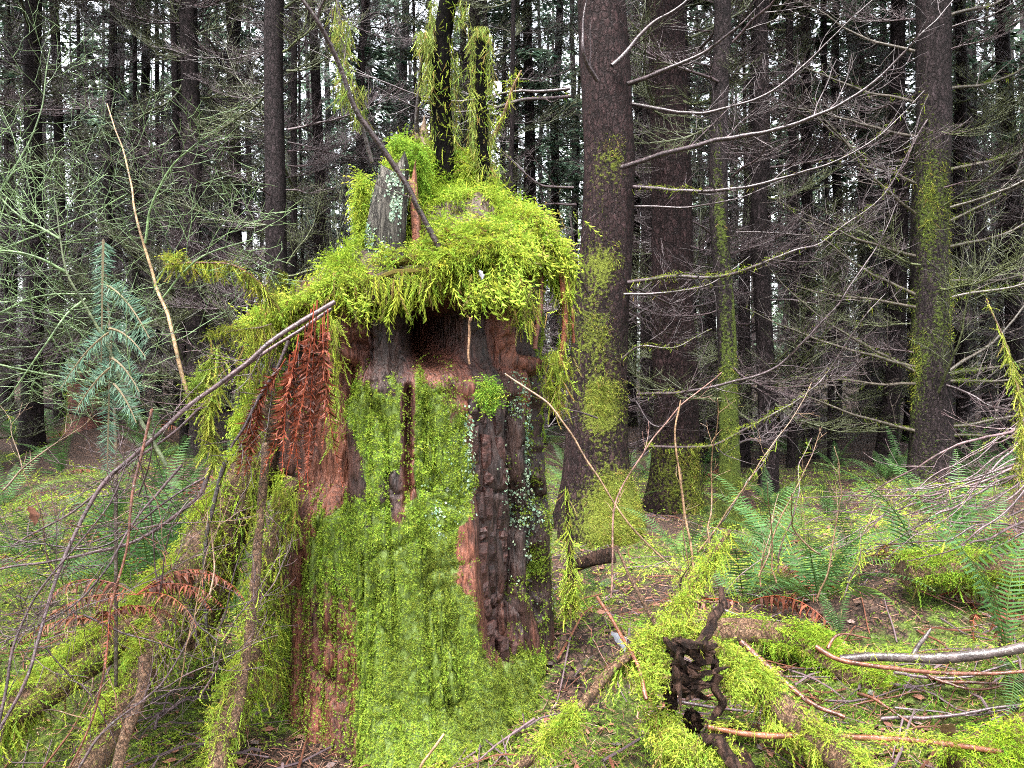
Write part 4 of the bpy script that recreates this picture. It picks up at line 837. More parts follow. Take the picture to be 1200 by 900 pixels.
for nm, sp in [('dead_sapling', [(499, 35, 60, 3.5, 6, 190, .06), (503, 45, 110, 3.5, 4, 220, .07), (541, 0, 30, 3.5, 4, 90, .06), (506, 0, 50, 3.5, 3, 120, .06), (532, 60, 180, 3.56, 4, 260, .06), (508, 120, 180, 3.56, 3, 60, .05), (495, 60, 110, 3.5, 3, 80, .05)]), ('dead_sapling.001', [(563, 30, 42, 3.5, 5, 130, .05), (553, 40, 110, 3.5, 2.5, 130, .06), (574, 40, 110, 3.5, 2.5, 110, .06), (555, 110, 195, 3.5, 4, 190, .06), (576, 120, 200, 3.52, 3, 120, .05), (570, 190, 210, 3.5, 10, 90, .05)])]:
    o = child(stem_moss('', sp).obj('moss', M_MOSS, None, False), bpy.data.objects[nm], bpy.data.objects[nm].location); o['kind'] = 'stuff'
limb('dead_twig', 'slim dark twig between the shard and thick dark stem', 'twig', [(489, 155, 3.6), (494, 110, 3.55), (499, 60, 3.5)], .011, .008, 0, None, DK * 1.5, seed=3)
limb('dead_twig', 'thin mossy tan twig leaning right from the stump top', 'twig', [(572, 170, 3.55), (588, 130, 3.5), (608, 82, 3.45)], .010, .004, 130, None, TAN, .03, .2, seed=4)
limb('leaning_branch', 'smooth dark purple branch leaning left from the moss cap', 'branch', [(520, 300, 2.98), (490, 245, 2.95), (455, 185, 2.9), (418, 130, 2.85), (395, 70, 2.8), (375, 30, 2.75), (345, -15, 2.7)], .0115, .007, 60, None, np.array((.035, .022, .022)), .03, .2, seed=5, amp=.012, tw=5, tln=.3, spur=[([(372, 22, 2.75), (383, 0, 2.73), (395, -20, 2.7)], .006)])
limb('leaning_branch', 'thin dark stem sleeved in hanging moss beside the leaning purple branch', 'branch', [(436, 190, 3.0), (415, 110, 2.95), (400, 50, 2.92), (392, -10, 2.9)], .008, .006, 0, None, np.array((.04, .028, .025)), seed=6, amp=.01)
o = child(stem_moss('', [(404, 20, 120, 2.92, 5, 260, .06), (420, 100, 150, 2.95, 5, 110, .05), (395, 0, 50, 2.9, 4, 90, .05)]).obj('moss', M_MOSS, None, False), bpy.data.objects['leaning_branch.001'], bpy.data.objects['leaning_branch.001'].location); o['kind'] = 'stuff'
# moss over the stem where it leaves the cap
limb('fallen_log', 'mossy fallen log sloping down left of the stump, with red dead fern', 'log', [(262, 590, 3.25), (215, 665, 3.05), (150, 735, 2.85), (80, 790, 2.7), (-20, 850, 2.55)], .075, .06, 3600, M_LOG, None, .042, .12, 14, seed=7, top=.4, film=.42)
limb('fallen_log', 'moss topped reddish log below the sloping one, pointing down left', 'log', [(205, 700, 2.95), (172, 775, 2.75), (140, 840, 2.6), (90, 920, 2.4)], .058, .05, 1500, M_LOG, None, .04, .1, 14, seed=8, top=.1, film=.36)
limb('bare_stick', 'bare reddish bark stick standing steeply before the mossy logs', 'stick', [(170, 770, 2.6), (162, 830, 2.5), (143, 915, 2.35)], .020, .017, 0, M_LOG, None, seed=9, film=0)
limb('mossy_post', 'slim upright dark mossy stick leaning on the stump left side', 'stick', [(312, 520, 2.9), (306, 610, 2.82), (297, 700, 2.75), (283, 800, 2.65), (270, 860, 2.6)], .016, .020, 260, M_LOG, None, .03, .3, 8, seed=10, amp=.015)
limb('mossy_post', 'thin black mossy stick crossing the left buttress root', 'stick', [(265, 540, 2.9), (250, 590, 2.85), (238, 650, 2.8), (245, 760, 2.75)], .009, .007, 160, None, DK * 1.5, .03, .4, 7, seed=11, amp=.012)
limb('mossy_root', 'short mossy root reaching down at the stump left foot', 'root', [(300, 760, 2.8), (275, 820, 2.7), (262, 870, 2.6), (258, 930, 2.5)], .035, .03, 600, M_LOG, None, .035, .2, 10, seed=12)
STEMS = [('long purple brown stem arching from the stump brow down to the left', [(392, 354, 2.80), (340, 386, 2.72), (290, 425, 2.65), (232, 470, 2.6), (186, 508, 2.55), (130, 560, 2.5), (95, 615, 2.45), (62, 700, 2.35), (35, 790, 2.25), (-10, 880, 2.2)], .012, .007, PUR, 6),
         ('second arching stem running just under the long purple brown one', [(388, 362, 2.86), (330, 405, 2.8), (265, 450, 2.75), (205, 505, 2.7), (150, 545, 2.68), (100, 590, 2.65), (20, 640, 2.6)], .009, .005, PUR * 1.2, 6),
         ('curved purple stick bent like a hook beside the buttress root', [(249, 507, 2.75), (241, 565, 2.72), (222, 592, 2.7), (160, 632, 2.66), (90, 655, 2.62), (-10, 668, 2.6)], .012, .006, PUR * 1.1, 4),
         ('dark thin stem falling from the stump brow toward the left ferns', [(338, 400, 2.78), (310, 455, 2.75), (290, 500, 2.72), (272, 525, 2.7)], .009, .007, PUR * .6, 3),
         ('reddish thin stem standing across the mossy log', [(178, 480, 2.5), (160, 560, 2.45), (150, 640, 2.4), (128, 720, 2.35), (112, 820, 2.3), (75, 910, 2.25)], .006, .005, RED * .8, 4),
         ('thin grey stem bowing over the dead fern', [(213, 545, 2.55), (165, 600, 2.5), (110, 690, 2.42), (60, 730, 2.4), (-10, 760, 2.35)], .006, .003, PUR, 7),
         ('low thin stem with side twigs by the left frame of logs', [(240, 560, 2.6), (190, 590, 2.55), (120, 640, 2.5), (40, 640, 2.45), (-20, 630, 2.4)], .005, .003, PUR * .7, 7),
         ('thin brown stem rising out of the log hollow', [(90, 905, 2.3), (130, 850, 2.35), (190, 800, 2.5), (240, 720, 2.6)], .006, .004, PUR, 5),
         ('slim dark stem curving over the lower left hollow', [(-10, 880, 2.2), (20, 760, 2.3), (50, 690, 2.35), (120, 600, 2.4), (150, 540, 2.45)], .006, .003, PUR * .8, 6)]
for i, (lb, pts, r0, r1, c, tw) in enumerate(STEMS):
    limb('arching_shoot', lb, 'stem', pts, r0 * .78, r1 * .62, 0, None, c * .72, k=7, tw=tw + 4, tln=.32, seed=20 + i, rough=.12, amp=.02)
# right-hand side
limb('mossy_branch', 'mossy branch rising from the stump foot to the fern beside the dark root wad', 'branch', [(600, 905, 2.45), (660, 855, 2.52), (720, 790, 2.6), (765, 755, 2.7), (795, 710, 2.8), (822, 660, 2.9), (850, 620, 2.95)], .020, .008, 1500, M_LOG, None, .042, .3, 10, seed=31, spur=[([(775, 745, 2.72), (745, 690, 2.75), (722, 640, 2.8)], .010), ([(800, 705, 2.8), (850, 705, 2.85)], .007)], top=.5)
limb('fallen_log', 'moss laden log running down right from the dark root wad', 'log', [(820, 752, 2.8), (870, 790, 2.7), (920, 830, 2.6), (970, 875, 2.5), (1020, 930, 2.4)], .040, .045, 2300, M_LOG, None, .045, .2, 12, seed=32, top=.5)
limb('fallen_log', 'moss buried log lying beyond the two crossing sticks', 'log', [(830, 740, 3.4), (930, 745, 3.35), (1000, 790, 3.1), (1090, 830, 2.95)], .06, .05, 3200, M_LOG, None, .045, .1, 12, seed=33, top=.6, base=(.22, .32, .03))
limb('fallen_log', 'bright mossy log end at the lower right of the brush', 'log', [(1130, 910, 2.5), (1190, 875, 2.5), (1260, 840, 2.5)], .08, .09, 2200, M_LOG, None, .045, .1, 14, seed=34, top=.8, base=(.26, .38, .03))
limb('fallen_log', 'moss covered log behind the upright fern frond', 'log', [(1060, 672, 4.0), (1130, 662, 4.0), (1220, 668, 3.9)], .07, .07, 2200, M_LOG, None, .05, .1, 12, seed=35, top=.9, base=(.2, .3, .03))
limb('bare_pole', 'long bare grey pole lying across the moss', 'pole', [(985, 772, 2.9), (1050, 770, 2.85), (1120, 770, 2.78), (1215, 757, 2.7)], .014, .020, 60, M_TWIG, GRY * .27, .03, .1, 9, seed=36, amp=.012, spur=[([(1070, 768, 2.84), (1085, 748, 2.85), (1092, 738, 2.86)], .011)])
limb('bare_stick', 'red brown forked stick crossing under the grey pole', 'stick', [(956, 758, 2.8), (985, 772, 2.75), (1040, 782, 2.72), (1120, 792, 2.7), (1215, 788, 2.65)], .010, .006, 40, M_TWIG, RED * .6, .025, .1, 8, seed=37, amp=.014, spur=[([(970, 760, 2.82), (985, 742, 2.85), (1020, 748, 2.9)], .007)])
limb('bare_stick', 'orange brown stick lying low across the dark litter', 'stick', [(830, 852, 2.55), (900, 862, 2.52), (990, 865, 2.5), (1080, 870, 2.48), (1170, 880, 2.45)], .010, .009, 500, M_TWIG, np.array((.17, .062, .032)), .035, .6, 8, seed=38, amp=.012)
limb('bare_stick', 'pale tan stick standing in the litter before the stump toe', 'stick', [(492, 902, 2.62), (507, 880, 2.63), (520, 860, 2.65)], .005, .004, 0, M_TWIG, TAN * 1.4, seed=39)
limb('bare_stick', 'dark red branch lying in the moss behind the log', 'stick', [(868, 752, 2.95), (910, 785, 2.85), (950, 820, 2.75), (990, 838, 2.7)], .013, .008, 0, M_TWIG, RED * .5, seed=40, tw=5, tln=.25)
limb('bare_stick', 'thin straight red twig leaning against the mossy branch', 'stick', [(700, 700, 2.9), (722, 740, 2.75), (742, 780, 2.6), (754, 820, 2.5)], .006, .007, 0, M_TWIG, RED * .7, seed=41)
limb('bare_stick', 'thin pale pink twig curving out over the slope from the stump side', 'stick', [(592, 438, 2.9), (640, 470, 2.8), (680, 530, 2.75), (730, 610, 2.7), (790, 665, 2.68)], .004, .003, 0, M_TWIG, TAN * .8, seed=42, k=6)
limb('bare_stick', 'thin pale tan shoot standing before the spruce foot', 'stick', [(815, 690, 3.0), (802, 600, 3.0), (795, 520, 3.0), (801, 468, 3.0)], .005, .003, 0, M_TWIG, TAN, seed=43, k=6)
limb('bare_stick', 'thin bowed pinkish shoot curving up before the spruce trunk', 'stick', [(716, 700, 3.2), (722, 600, 3.2), (755, 530, 3.2), (800, 470, 3.15), (845, 435, 3.1)], .0045, .002, 0, M_TWIG, np.array((.2, .11, .09)), seed=44, k=6, tw=3, tln=.2)
limb('mossy_snag', 'short pointed mossy snag standing at the right foot of the stump', 'snag', [(666, 720, 3.3), (665, 650, 3.28), (662, 566, 3.25)], .022, .006, 340, M_DARKWOOD, None, .035, .8, 9, seed=45, top=1.0)
limb('wood_chunk', 'dark broken slab of wood jutting from behind the pointed snag', 'wood', [(668, 672, 3.5), (690, 660, 3.4), (716, 648, 3.35)], .022, .035, 0, M_DARKWOOD, None, seed=46, rough=.6)
limb('hanging_twig', 'thin twig bearing a thick curtain of pale moss, left of the stump', 'twig', [(322, 352, 3.0), (305, 330, 2.95), (275, 312, 2.9), (235, 310, 2.85), (195, 312, 2.8)], .006, .003, 260, None, RED * .6, .035, 1.2, 7, seed=47, top=.8, base=(.27, .31, .045))
limb('hanging_twig', 'drooping mossy spray between the stump and arching stem', 'twig', [(255, 408, 2.8), (240, 435, 2.78), (222, 470, 2.75)], .005, .004, 420, None, TAN * .5, .045, .6, 6, seed=48, top=1., base=(.22, .29, .05))
limb('hanging_twig', 'short mossy twig poking left from the brow', 'twig', [(318, 380, 3.0), (280, 385, 2.95), (240, 400, 2.9)], .005, .002, 180, None, TAN * .5, .035, .6, 6, seed=49, top=.8, base=(.27, .31, .045))
limb('hanging_twig', 'moss sleeved twig hanging above the arching stem knot', 'twig', [(255, 450, 2.7), (245, 490, 2.68), (250, 540, 2.66)], .005, .003, 260, None, TAN * .5, .04, .6, 6, seed=50, top=1., base=(.25, .3, .045))
limb('hanging_twig', 'upright twig thick with yellow moss beside the right brush', 'twig', [(1198, 560, 3.4), (1196, 480, 3.4), (1182, 420, 3.4), (1166, 380, 3.4), (1158, 352, 3.4)], .006, .003, 420, None, TAN * .6, .035, .5, 7, seed=51, top=1., base=(.27, .31, .05))
# dark twisted root wad
def root_wad():
    loc = G(812, 852); th = thing('root_wad', 'black twisted rotten root wad beside the mossy branch', 'roots', loc)
    for i, (px, py, d, rx, rz, ry, tilt) in enumerate([(796, 760, 2.58, .060, .050, .05, .4), (826, 762, 2.56, .050, .032, .04, -.5), (802, 790, 2.58, .070, .045, .05, .2), (822, 803, 2.54, .065, .018, .025, .1), (785, 815, 2.60, .035, .085, .04, .2), (812, 845, 2.62, .05, .06, .04, .3), (838, 780, 2.56, .02, .05, .02, .2)]):
        a = np.linspace(0, 2 * math.pi, 26, endpoint=False)[:, None]; b = np.linspace(.03, math.pi - .03, 18)[None]
        v = np.stack([np.cos(a) * np.sin(b), np.sin(a) * np.sin(b), np.cos(b) + 0 * a], -1)
        f = .9 - 1.1 * np.abs(fbm(v[..., 0] * 3.2 + i * 7, v[..., 1] * 3.2, v[..., 2] * 1.4, 4)) + .25 * fbm(v[..., 0] * 6, v[..., 1] * 6 + i, v[..., 2] * 3, 3)
        v = v * np.clip(f, .35, 2)[..., None] * np.array([rx, ry, rz]) * .85; c, q = math.cos(tilt), math.sin(tilt)
        v = np.stack([v[..., 0] * c - v[..., 2] * q, v[..., 1], v[..., 0] * q + v[..., 2] * c], -1) + P(px, py, d)
        mb = MB(); mb.add(v.reshape(-1, 3), grid_faces(26, 18, True)); child(mb.obj('root', M_DARKWOOD), th, loc)
    for i, (pts, r0, r1) in enumerate([([(846, 688, 2.66), (842, 712, 2.62), (832, 735, 2.58), (812, 755, 2.56)], .010, .022), ([(842, 790, 2.55), (842, 822, 2.54), (834, 850, 2.55)], .016, .010), ([(826, 868, 2.5), (850, 885, 2.45), (870, 915, 2.4)], .022, .014), ([(838, 860, 2.6), (870, 880, 2.55), (880, 920, 2.5)], .022, .02)]):
        mb = MB(); pa = wiggle(spline([P(*a) for a in pts], 24), .035, 9, i * 3.3); v, d = tube(mb, pa, np.linspace(r0, r1, 24) * (1 + .35 * fbm(np.arange(24) * .5, i * 3.)), 12, None, 0, .8, i)
        mb.add(np.vstack([v[-1], pa[-1]]), np.array([(a, (a + 1) % 12, 12) for a in range(12)])); mb.add(np.vstack([v[0], pa[0]]), np.array([((a + 1) % 12, a, 12) for a in range(12)]))
        child(mb.obj('root', M_DARKWOOD), th, loc)
    rw = random.Random(8)
    for i in range(18):
        a = rw.uniform(0, 6.283); L = rw.uniform(22, 52); c0 = (rw.uniform(790, 824), rw.uniform(752, 815)); dd = 2.57 + rw.uniform(-.05, .05)
        bx, by = rw.uniform(-8, 8), rw.uniform(-8, 8)
        pts = [(c0[0] + math.cos(a) * L * t_ + bx * t_ * t_ * 2, c0[1] + math.sin(a) * L * t_ * .9 + by * t_ * t_ * 2, dd - .05 * abs(t_)) for t_ in (-.45, 0, .3, .6)]
        mb = MB(); pa = wiggle(spline([P(*q) for q in pts], 10), .012, 14, i * 2.1); r_ = rw.uniform(.010, .022); tube(mb, pa, r_ * np.array([.3, .75, 1, 1, .9, .85, .8, .65, .45, .12]), 6, None, 0, 1.1, i); child(mb.obj('root', M_DARKWOOD, None, False), th, loc)
root_wad()
def wad_cover():
    mb = MB()
    for (px, py, d, rx, rz, n) in [(770, 775, 2.62, .05, .05, 500), (850, 770, 2.62, .04, .04, 350), (775, 850, 2.58, .07, .05, 700), (840, 880, 2.5, .06, .03, 600), (800, 735, 2.62, .08, .03, 800), (762, 800, 2.56, .05, .06, 700), (862, 800, 2.58, .035, .05, 500), (790, 870, 2.48, .06, .04, 500), (815, 748, 2.56, .02, .01, 60), (800, 885, 2.48, .1, .04, 700)]:
        d_ = rvec(n); pp = P(px, py, d) + d_ * np.array([rx, .05, rz]) * RNG.random((n, 1)) ** .4; put_feathers(mb, pp, d_, .028, vary(MOSS_Y, n, .28, MOSS_B, .15), .6, .2, .8)
    o = mb.obj('moss_clump', M_MOSS, None, False); tag(o, 'loose moss tufts packed round the black root wad', 'moss', None, 'stuff')
wad_cover()
def leaf(label, px, py, d, ln, wd, col, ang, tilt, ground=False):
    p = P(px, py, d) if not ground else G(px, py) + np.array([0, 0, .012])
    n = 9; t = np.linspace(0, 1, n); w_ = np.sin(t * math.pi) ** .75 * (1 - .25 * t) * wd + .0006; v = []
    for i in range(n):
        for s_ in (-1, 0, 1): v.append((s_ * w_[i], ln * (t[i] - .5), .10 * ln * math.sin(t[i] * 3) + .25 * w_[i] * abs(s_) + .004 * math.sin(i * 2.1 + s_)))
    f = [(i * 3 + j, i * 3 + j + 1, i * 3 + j + 4, i * 3 + j + 3) for i in range(n - 1) for j in (0, 1)]
    o = MB().add(np.array(v), np.array(f), col).obj('dead_leaf', M_LITTER); o.location = tuple(float(q) for q in p); o.rotation_euler = (R(tilt), R(8), R(ang))
    tag(o, label, 'leaf', 'fallen leaves')
leaf('pale grey dead leaf on the slope beside the red leaning twig', 724, 752, 2.85, .11, .028, (.10, .105, .12), 25, 20)
leaf('brown dead leaf lying before the orange stick', 1112, 858, 2.5, .10, .026, (.17, .10, .06), 160, 50)
leaf('dark brown curled leaf hung on a thin stem over the left ferns', 36, 604, 2.4, .07, .022, (.12, .05, .03), 80, 60)
leaf('small white leaf caught in the moss of the stump brow', 563, 322, 2.82, .045, .012, (.2, .2, .22), 40, 60)
# purple brush on the right: arching stems, each a thing
rnd = random.Random(12)
for i in range(26):
    y1 = rnd.uniform(470, 640); d = rnd.uniform(3.6, 5.2); x1 = rnd.uniform(1195, 1260); x0 = rnd.uniform(930, 1090); y0 = rnd.uniform(575, 680) + (x0 - 930) * -.05
    mid = ((x0 + x1) / 2, (y0 + y1) / 2 + rnd.uniform(-5, 30), d + rnd.uniform(-.2, .2))
    limb('brush_shoot', 'purple brown bare stem in the brush before the dark mossy conifer', 'stem', [(x1, y1, d), mid, (x0, y0, d + rnd.uniform(-.3, .5))], rnd.uniform(.004, .010), .002, 60 if i % 6 == 0 else 0, None, PUR * rnd.uniform(.35, .95), .03, .2, 5, 5, .35, 60 + i, .1, 'brush stems on the right', .06)
for i in range(14):
    x0 = rnd.uniform(760, 1000); y0 = rnd.uniform(640, 720); d = rnd.uniform(3.2, 5.0); x1 = x0 + rnd.uniform(-60, 140); y1 = y0 - rnd.uniform(60, 200)
    limb('bare_twig', 'thin bare upright twig among the ferns right of the stump', 'twig', [(x0, y0, d), ((x0 + x1) / 2 + rnd.uniform(-20, 20), (y0 + y1) / 2, d), (x1, y1, d + rnd.uniform(-.2, .2))], .005, .002, 70 if i % 3 == 0 else 0, None, (TAN if i % 3 else PUR) * rnd.uniform(.5, 1), .03, .3, 5, 4, .2, 120 + i, .1, 'bare upright twigs among the ferns', .05)

rnd = random.Random(31)
for i in range(34):
    px, py = rnd.uniform(700, 1180), rnd.uniform(690, 890); c = G(px, py); a = rnd.gauss(.45, .5); L = rnd.uniform(.18, .6); e = np.array([math.cos(a), -math.sin(a) * .8, 0]) * L / 2
    q = [c - e, c, c + e]
    for v_ in q: v_[2] = float(gh(v_[0], v_[1])) + rnd.uniform(.015, .07)
    th = thing('fallen_twig', 'short brown twig lying in the moss right of the stump', 'twig', q[0], 'fallen twigs in the moss right of the stump'); mb = MB(); pa = wiggle(spline(q, 14), .02, 6, i)
    r_ = rnd.uniform(.003, .009); cc = (RED * .6 if i % 2 else TW_COL) * rnd.uniform(.5, 1.2); tube(mb, pa, np.linspace(r_, r_ * .5, 14), 7, cc, None, .25, i); twigs(mb, pa, r_ * .6, 3, .15, 0, rnd, cc, .8, .1, .0012); child(mb.obj('wood', M_TWIG), th, q[0])
for i in range(30):
    px, py = rnd.uniform(-20, 290), rnd.uniform(560, 880); d = rnd.uniform(2.35, 3.0); a = rnd.gauss(-.7, .8); L = rnd.uniform(90, 260)
    x1, y1 = px + math.cos(a) * L, py + math.sin(a) * L * .9
    if x1 > 330: x1 = 330
    limb('thin_twig', 'thin bare brown twig in the tangle left of the stump', 'twig', [(px, py, d), ((px + x1) / 2 + rnd.uniform(-20, 20), (py + y1) / 2 - rnd.uniform(-10, 30), d + rnd.uniform(-.1, .1)), (x1, y1, d + rnd.uniform(-.15, .15))], rnd.uniform(.002, .0045), .0012, 40 if i % 5 == 0 else 0, None, (PUR if i % 3 else TAN) * rnd.uniform(.4, .9), .025, .3, 5, 4, .2, 300 + i, .1, 'thin twigs tangled left of the stump', .05)
# ------------------------------------------------------------------ green-twigged shrubs on the left
GTW = np.array((.12, .185, .075)); BTW = np.array((.26, .17, .09))
def shrub(label, stems, seed, n=9, ln=.5):
    loc = P(*stems[0][0][0]); th = thing('huckleberry_shrub', label, 'shrub', loc, 'green twigged shrubs'); rnd = random.Random(seed)
    for pts, r0, c in stems:
        mb = MB(); pa = wiggle(spline([P(*a) for a in pts], len(pts) * 6), .02, 3, seed); tube(mb, pa, np.linspace(r0, .0022, len(pa)), 6, c)
        twigs(mb, pa, r0 * .7, n, ln, 2, rnd, GTW * rnd.uniform(.7, 1.3), .85, .12, .0014, .15, np.array([.25 * rnd.gauss(0, 1), .5, .6]), .22, .1)
        child(mb.obj('stem', M_TWIG), th, loc)
shrub('leafless shrub with green zigzag twigs on a bent tan stem', [([(226, 480, 2.75), (205, 400, 2.75), (182, 330, 2.8), (165, 270, 2.8), (145, 190, 2.85), (125, 120, 2.9)], .008, BTW), ([(170, 285, 2.8), (185, 230, 2.78), (205, 190, 2.75), (245, 160, 2.7)], .005, GTW), ([(190, 350, 2.8), (240, 300, 2.8), (300, 280, 2.8)], .004, GTW)], 3, 8, .42)
shrub('leafless shrub with dense pale green twigs on a dark bent stem', [([(195, 545, 2.6), (160, 480, 2.6), (125, 400, 2.6), (80, 320, 2.55), (62, 230, 2.55)], .008, np.array((.10, .12, .06))), ([(80, 320, 2.55), (30, 300, 2.5), (-40, 290, 2.5)], .005, GTW), ([(100, 350, 2.6), (60, 400, 2.5), (10, 470, 2.5)], .004, GTW * 1.1), ([(70, 280, 2.55), (20, 250, 2.6), (-30, 180, 2.6)], .004, GTW)], 5, 9, .45)
shrub('thin green twigged shrub reaching in above the rotten red stump', [([(-60, 600, 2.9), (-40, 450, 2.9), (-20, 330, 2.9), (10, 230, 2.95)], .007, GTW), ([(-30, 380, 2.9), (40, 350, 2.9), (110, 345, 2.95)], .005, GTW), ([(-25, 300, 2.9), (60, 270, 2.95), (150, 230, 3.0)], .004, GTW), ([(-30, 420, 2.9), (50, 440, 2.9), (130, 450, 2.95)], .004, GTW), ([(-10, 240, 2.95), (40, 150, 3), (60, 60, 3.05)], .004, GTW * .7)], 8, 9, .45)

# ------------------------------------------------------------------ young fir and small red stump on the left
def young_fir():
    loc = (0, 0, 0); th = thing('young_fir', 'young fir sapling with silvery blue green needles beside the small red stump', 'tree', loc)
    rnd = random.Random(2); dd = 2.62; pts = [P(136, 560, dd), P(134, 480, dd), P(128, 380, dd), P(121, 280, dd)]
    loc2 = pts[0]; pa = spline(pts, 24)
    th.location = tuple(float(q) for q in loc2); mb = MB(); tube(mb, pa, np.linspace(.006, .003, 24), 6, (.16, .12, .08)); child(mb.obj('stem', M_TWIG), th, loc2)
    def spray(p0, d, ln):
        mb = MB(); n = 12; t = np.linspace(0, 1, n)[:, None]; pa = p0 + d * ln * t + DOWN * .5 * ln * t * t; tube(mb, pa, np.linspace(.005, .002, n), 4, (.25, .2, .12))
        k = int(ln * 900); tt = RNG.random(k); idx = np.minimum((tt * (n - 1)).astype(int), n - 2); fr = (tt * (n - 1) - idx)[:, None]; pp = pa[idx] * (1 - fr) + pa[idx + 1] * fr
        s = np.where(RNG.random(k) < .5, -1, 1); side = nrm(np.cross(d, np.array([.1, -1, .3]))); g = side * s[:, None] + d * .55 + .45 * rvec(k)
        nv = np.array([(-.028, 0, 0), (.028, 0, 0), (.026, .7, -.03), (0, 1, -.08), (-.026, .7, -.03)]); nf = np.array([[0, 1, 2], [0, 2, 4], [4, 2, 3]])
        scatter(mb, nv, nf, pp, basis(g, np.array([0, -1.0, .4]) + .3 * rvec(k)), .042 * (.7 + .4 * RNG.random(k)) * np.where(tt > .85, .7, 1), vary((.10, .19, .125), k, .3))
        child(mb.obj('bough', M_NEEDLE, None, False), th, loc2)
    spray(P(121, 282, dd) + 0, nrm(np.array([.04, -.12, -1.0])), .30); spray(P(130, 400, dd), nrm(np.array([0.02, -.12, -1.0])), .30)
    for (px, py, dx, dz, ln) in [(126, 335, 1, -.45, .20), (128, 385, 1, -.1, .16), (128, 390, -1, -.75, .17), (131, 420, 1, -.4, .13), (131, 430, -1, -.8, .13), (133, 450, 1, -.7, .12)]:
        spray(P(px, py, dd - .05), nrm(np.array([dx, -.4, dz])), ln)
    # stem foot down to the ground
    mb = MB(); q = np.array([loc2, [loc2[0], loc2[1], float(gh(loc2[0], loc2[1])) - .03]]); tube(mb, q, [.006, .007], 6, (.06, .045, .035)); child(mb.obj('stem', M_TWIG), th, loc2)
young_fir()
def red_stump():
    d = 11.5; x = (104 - 600) / F * d; z = float(gh(x, d)); base = (x, d, z); th = thing('small_stump', 'small rotten red brown stump with mossy side, under the young fir', 'stump', base)
    n, k = 26, 30; zz = np.linspace(-.2, P(0, 425, d)[2] - z, n)[:, None]; a = np.linspace(0, 2 * math.pi, k, endpoint=False)[None]
    r = .27 * (1 + .12 * fbm(np.cos(a) * 2, np.sin(a) * 2, zz * .8, 3) + .3 * np.exp(-np.clip(zz, 0, 9) / .12)); top = .10 * fbm(np.cos(a) * 2, np.sin(a) * 2, 9, 3)
    g = np.stack([x + r * np.cos(a), d + r * np.sin(a), z + zz + top * (zz / zz.max()).clip(0, 1)], -1); c = np.array((.10, .032, .02)) * (1 + .5 * fbm(a * 5, zz * 2, 0, 3))[..., None]
    i = np.arange(n - 1)[:, None] * k; j = np.arange(k)[None]; j2 = (j + 1) % k
    mb = MB(); mb.add(g, np.stack([i + j, i + j2, i + k + j2, i + k + j], -1).reshape(-1, 4), np.clip(c, .01, 1).reshape(-1, 3)); mb.add(np.vstack([g[-1], g[-1].mean(0) - np.array([0, 0, .08])]), np.array([(q, (q + 1) % k, k) for q in range(k)]), (.12, .04, .02))
    child(mb.obj('wood', M_WOOD), th, base); m2 = MB(); nn = nrm(g - g.mean(1, keepdims=True)); p, q, _, _ = surf_sample(g, np.clip(-nn[..., 0] - .35, 0, 1) + .5 * (zz > .55 * zz.max()) * np.clip(nn[..., 0], 0, 1), 1300, nn)
    put_feathers(m2, p, q, .06, vary((.17, .25, .03), 1300, .25), .6, .4, .6, FEA_LO); oo = child(m2.obj('moss', M_MOSS, None, False), th, base); oo['kind'] = 'stuff'
red_stump()

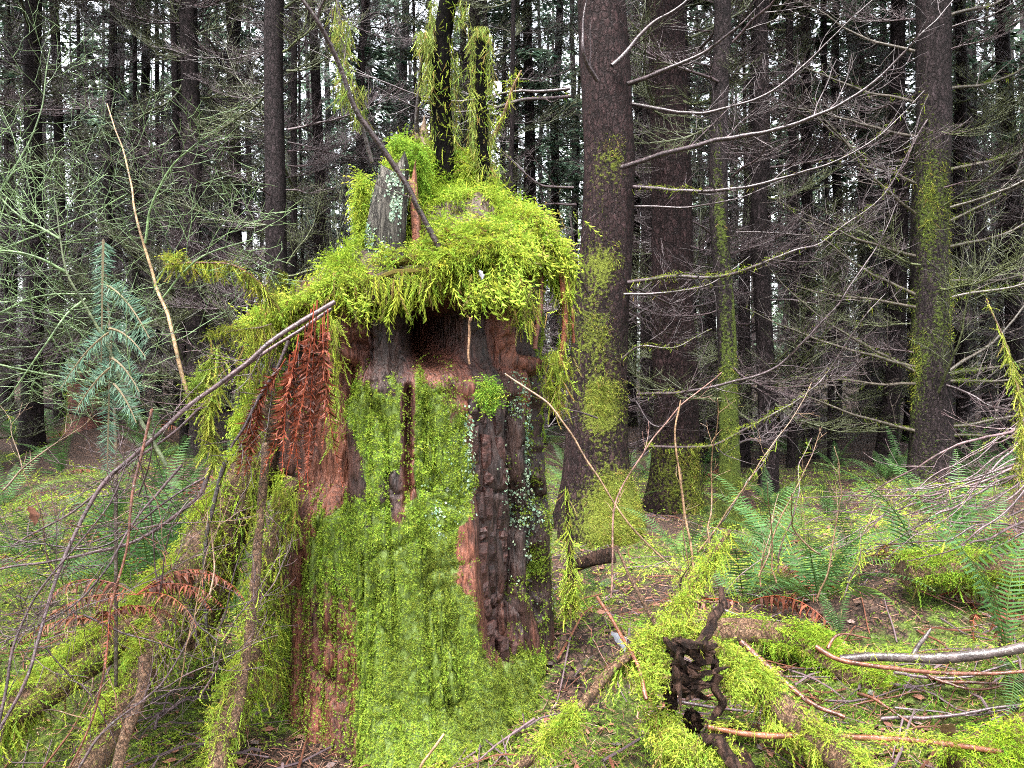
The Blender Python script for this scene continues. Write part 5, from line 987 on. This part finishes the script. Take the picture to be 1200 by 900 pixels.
# ------------------------------------------------------------------ ground cover: moss shoots, needle litter, twigs (uncountable)
def ground_cover():
    n0 = 200000; d = 2.2 + 8.5 * RNG.random(n0) ** 1.7; x = (RNG.random(n0) * 1320 - 60 - 600) / F * d
    mm = mossmask(x, d); hole = np.hypot(x - SX, d - SY) < .60; keep = (RNG.random(n0) < np.clip((mm - .30) * 2.2, 0, 1)) & ~hole
    x, d, mm = x[keep][:54000], d[keep][:54000], mm[keep][:54000]; n = len(x); e = .01
    z = gh(x, d); nr = nrm(np.stack([-(gh(x + e, d) - z) / e, -(gh(x, d + e) - z) / e, np.ones(n)], -1)); p = np.stack([x, d, z], -1)
    nn = fbm(x * 2.5, d * 2.5, 4, 3); b = np.clip(.5 + 1.4 * nn, 0, 1)[:, None]; c = vary(MOSS_Y, n, .24, MOSS_B, .1) * b + vary((.15, .25, .03), n, .25) * (1 - b)
    clump = .05 * np.clip(fbm(x * 9, d * 9, 8, 3), 0, 1)[:, None]; near = d < 4.6; mb = MB()
    put_feathers(mb, (p + UP * clump)[near], nr[near], .036, c[near], .65, .0, .8, FEA); put_feathers(mb, (p + UP * clump)[~near], nr[~near], .06, c[~near], .6, .0, .8, FEA_LO)
    o = mb.obj('ground_moss', M_MOSS, None, False); tag(o, 'shaggy yellow green moss carpeting the forest floor', 'moss', None, 'stuff')
    mb = MB(); n = 52000; d = 2.2 + 7 * RNG.random(n) ** 1.6; x = (RNG.random(n) * 1320 - 660) / F * d; z = gh(x, d) + .006 + .012 * RNG.random(n); k = np.hypot(x - SX, d - SY) > .6; p = np.stack([x, d, z], -1)[k]; n = len(p)
    g = rvec(n); g[:, 2] *= .25; tv = np.array([(-.03, -.5, 0), (.03, -.5, 0), (.02, .5, .06), (-.02, .5, .06)]); scatter(mb, tv, np.array([[0, 1, 2, 3]]), p, basis(g, UP + .5 * rvec(n)), .035 * (.4 + 1.3 * RNG.random(n)), vary((.15, .070, .045), n, .35, (.28, .17, .12), .2))
    n = 2600; d = 2.3 + 5 * RNG.random(n) ** 1.4; x = (RNG.random(n) * 1320 - 660) / F * d; k = np.hypot(x - SX, d - SY) > .65; x, d = x[k], d[k]; n = len(x); p = np.stack([x, d, gh(x, d) + .012], -1); g = rvec(n); g[:, 2] *= .2
    lv = np.array([(0, -.5, 0), (.28, -.1, .06), (.2, .3, .02), (0, .55, .1), (-.2, .3, .03), (-.28, -.1, .08)]); lf = np.array([[0, 1, 2], [0, 2, 3], [0, 3, 4], [0, 4, 5]]); scatter(mb, lv, lf, p, basis(g, UP + .6 * rvec(n)), .022 + .035 * RNG.random(n) ** 2, vary((.13, .06, .038), n, .4, (.13, .10, .09), .12))
    rnd = random.Random(5)
    for i in range(1100):
        d = 2.3 + 6 * rnd.random() ** 1.3; x = (rnd.uniform(-60, 1260) - 600) / F * d
        if math.hypot(x - SX, d - SY) < .75: continue
        a = rnd.uniform(0, 6.28); L = rnd.uniform(.08, .5); q = []
        for s in range(5): xx, yy = x + math.cos(a) * L * (s / 4 - .5), d + math.sin(a) * L * (s / 4 - .5); q.append((xx, yy, float(gh(xx, yy)) + .012 + .03 * rnd.random()))
        tube(mb, np.array(q), np.linspace(1, .5, 5) * rnd.uniform(.0015, .006), 5, (RED * .6 if i % 3 == 0 else TW_COL * 1.2) * rnd.uniform(.6, 1.5))
    o = mb.obj('needle_litter', M_LITTER, None, False); tag(o, 'reddish brown needle and twig litter scattered over the forest floor', 'litter', None, 'stuff')
ground_cover()
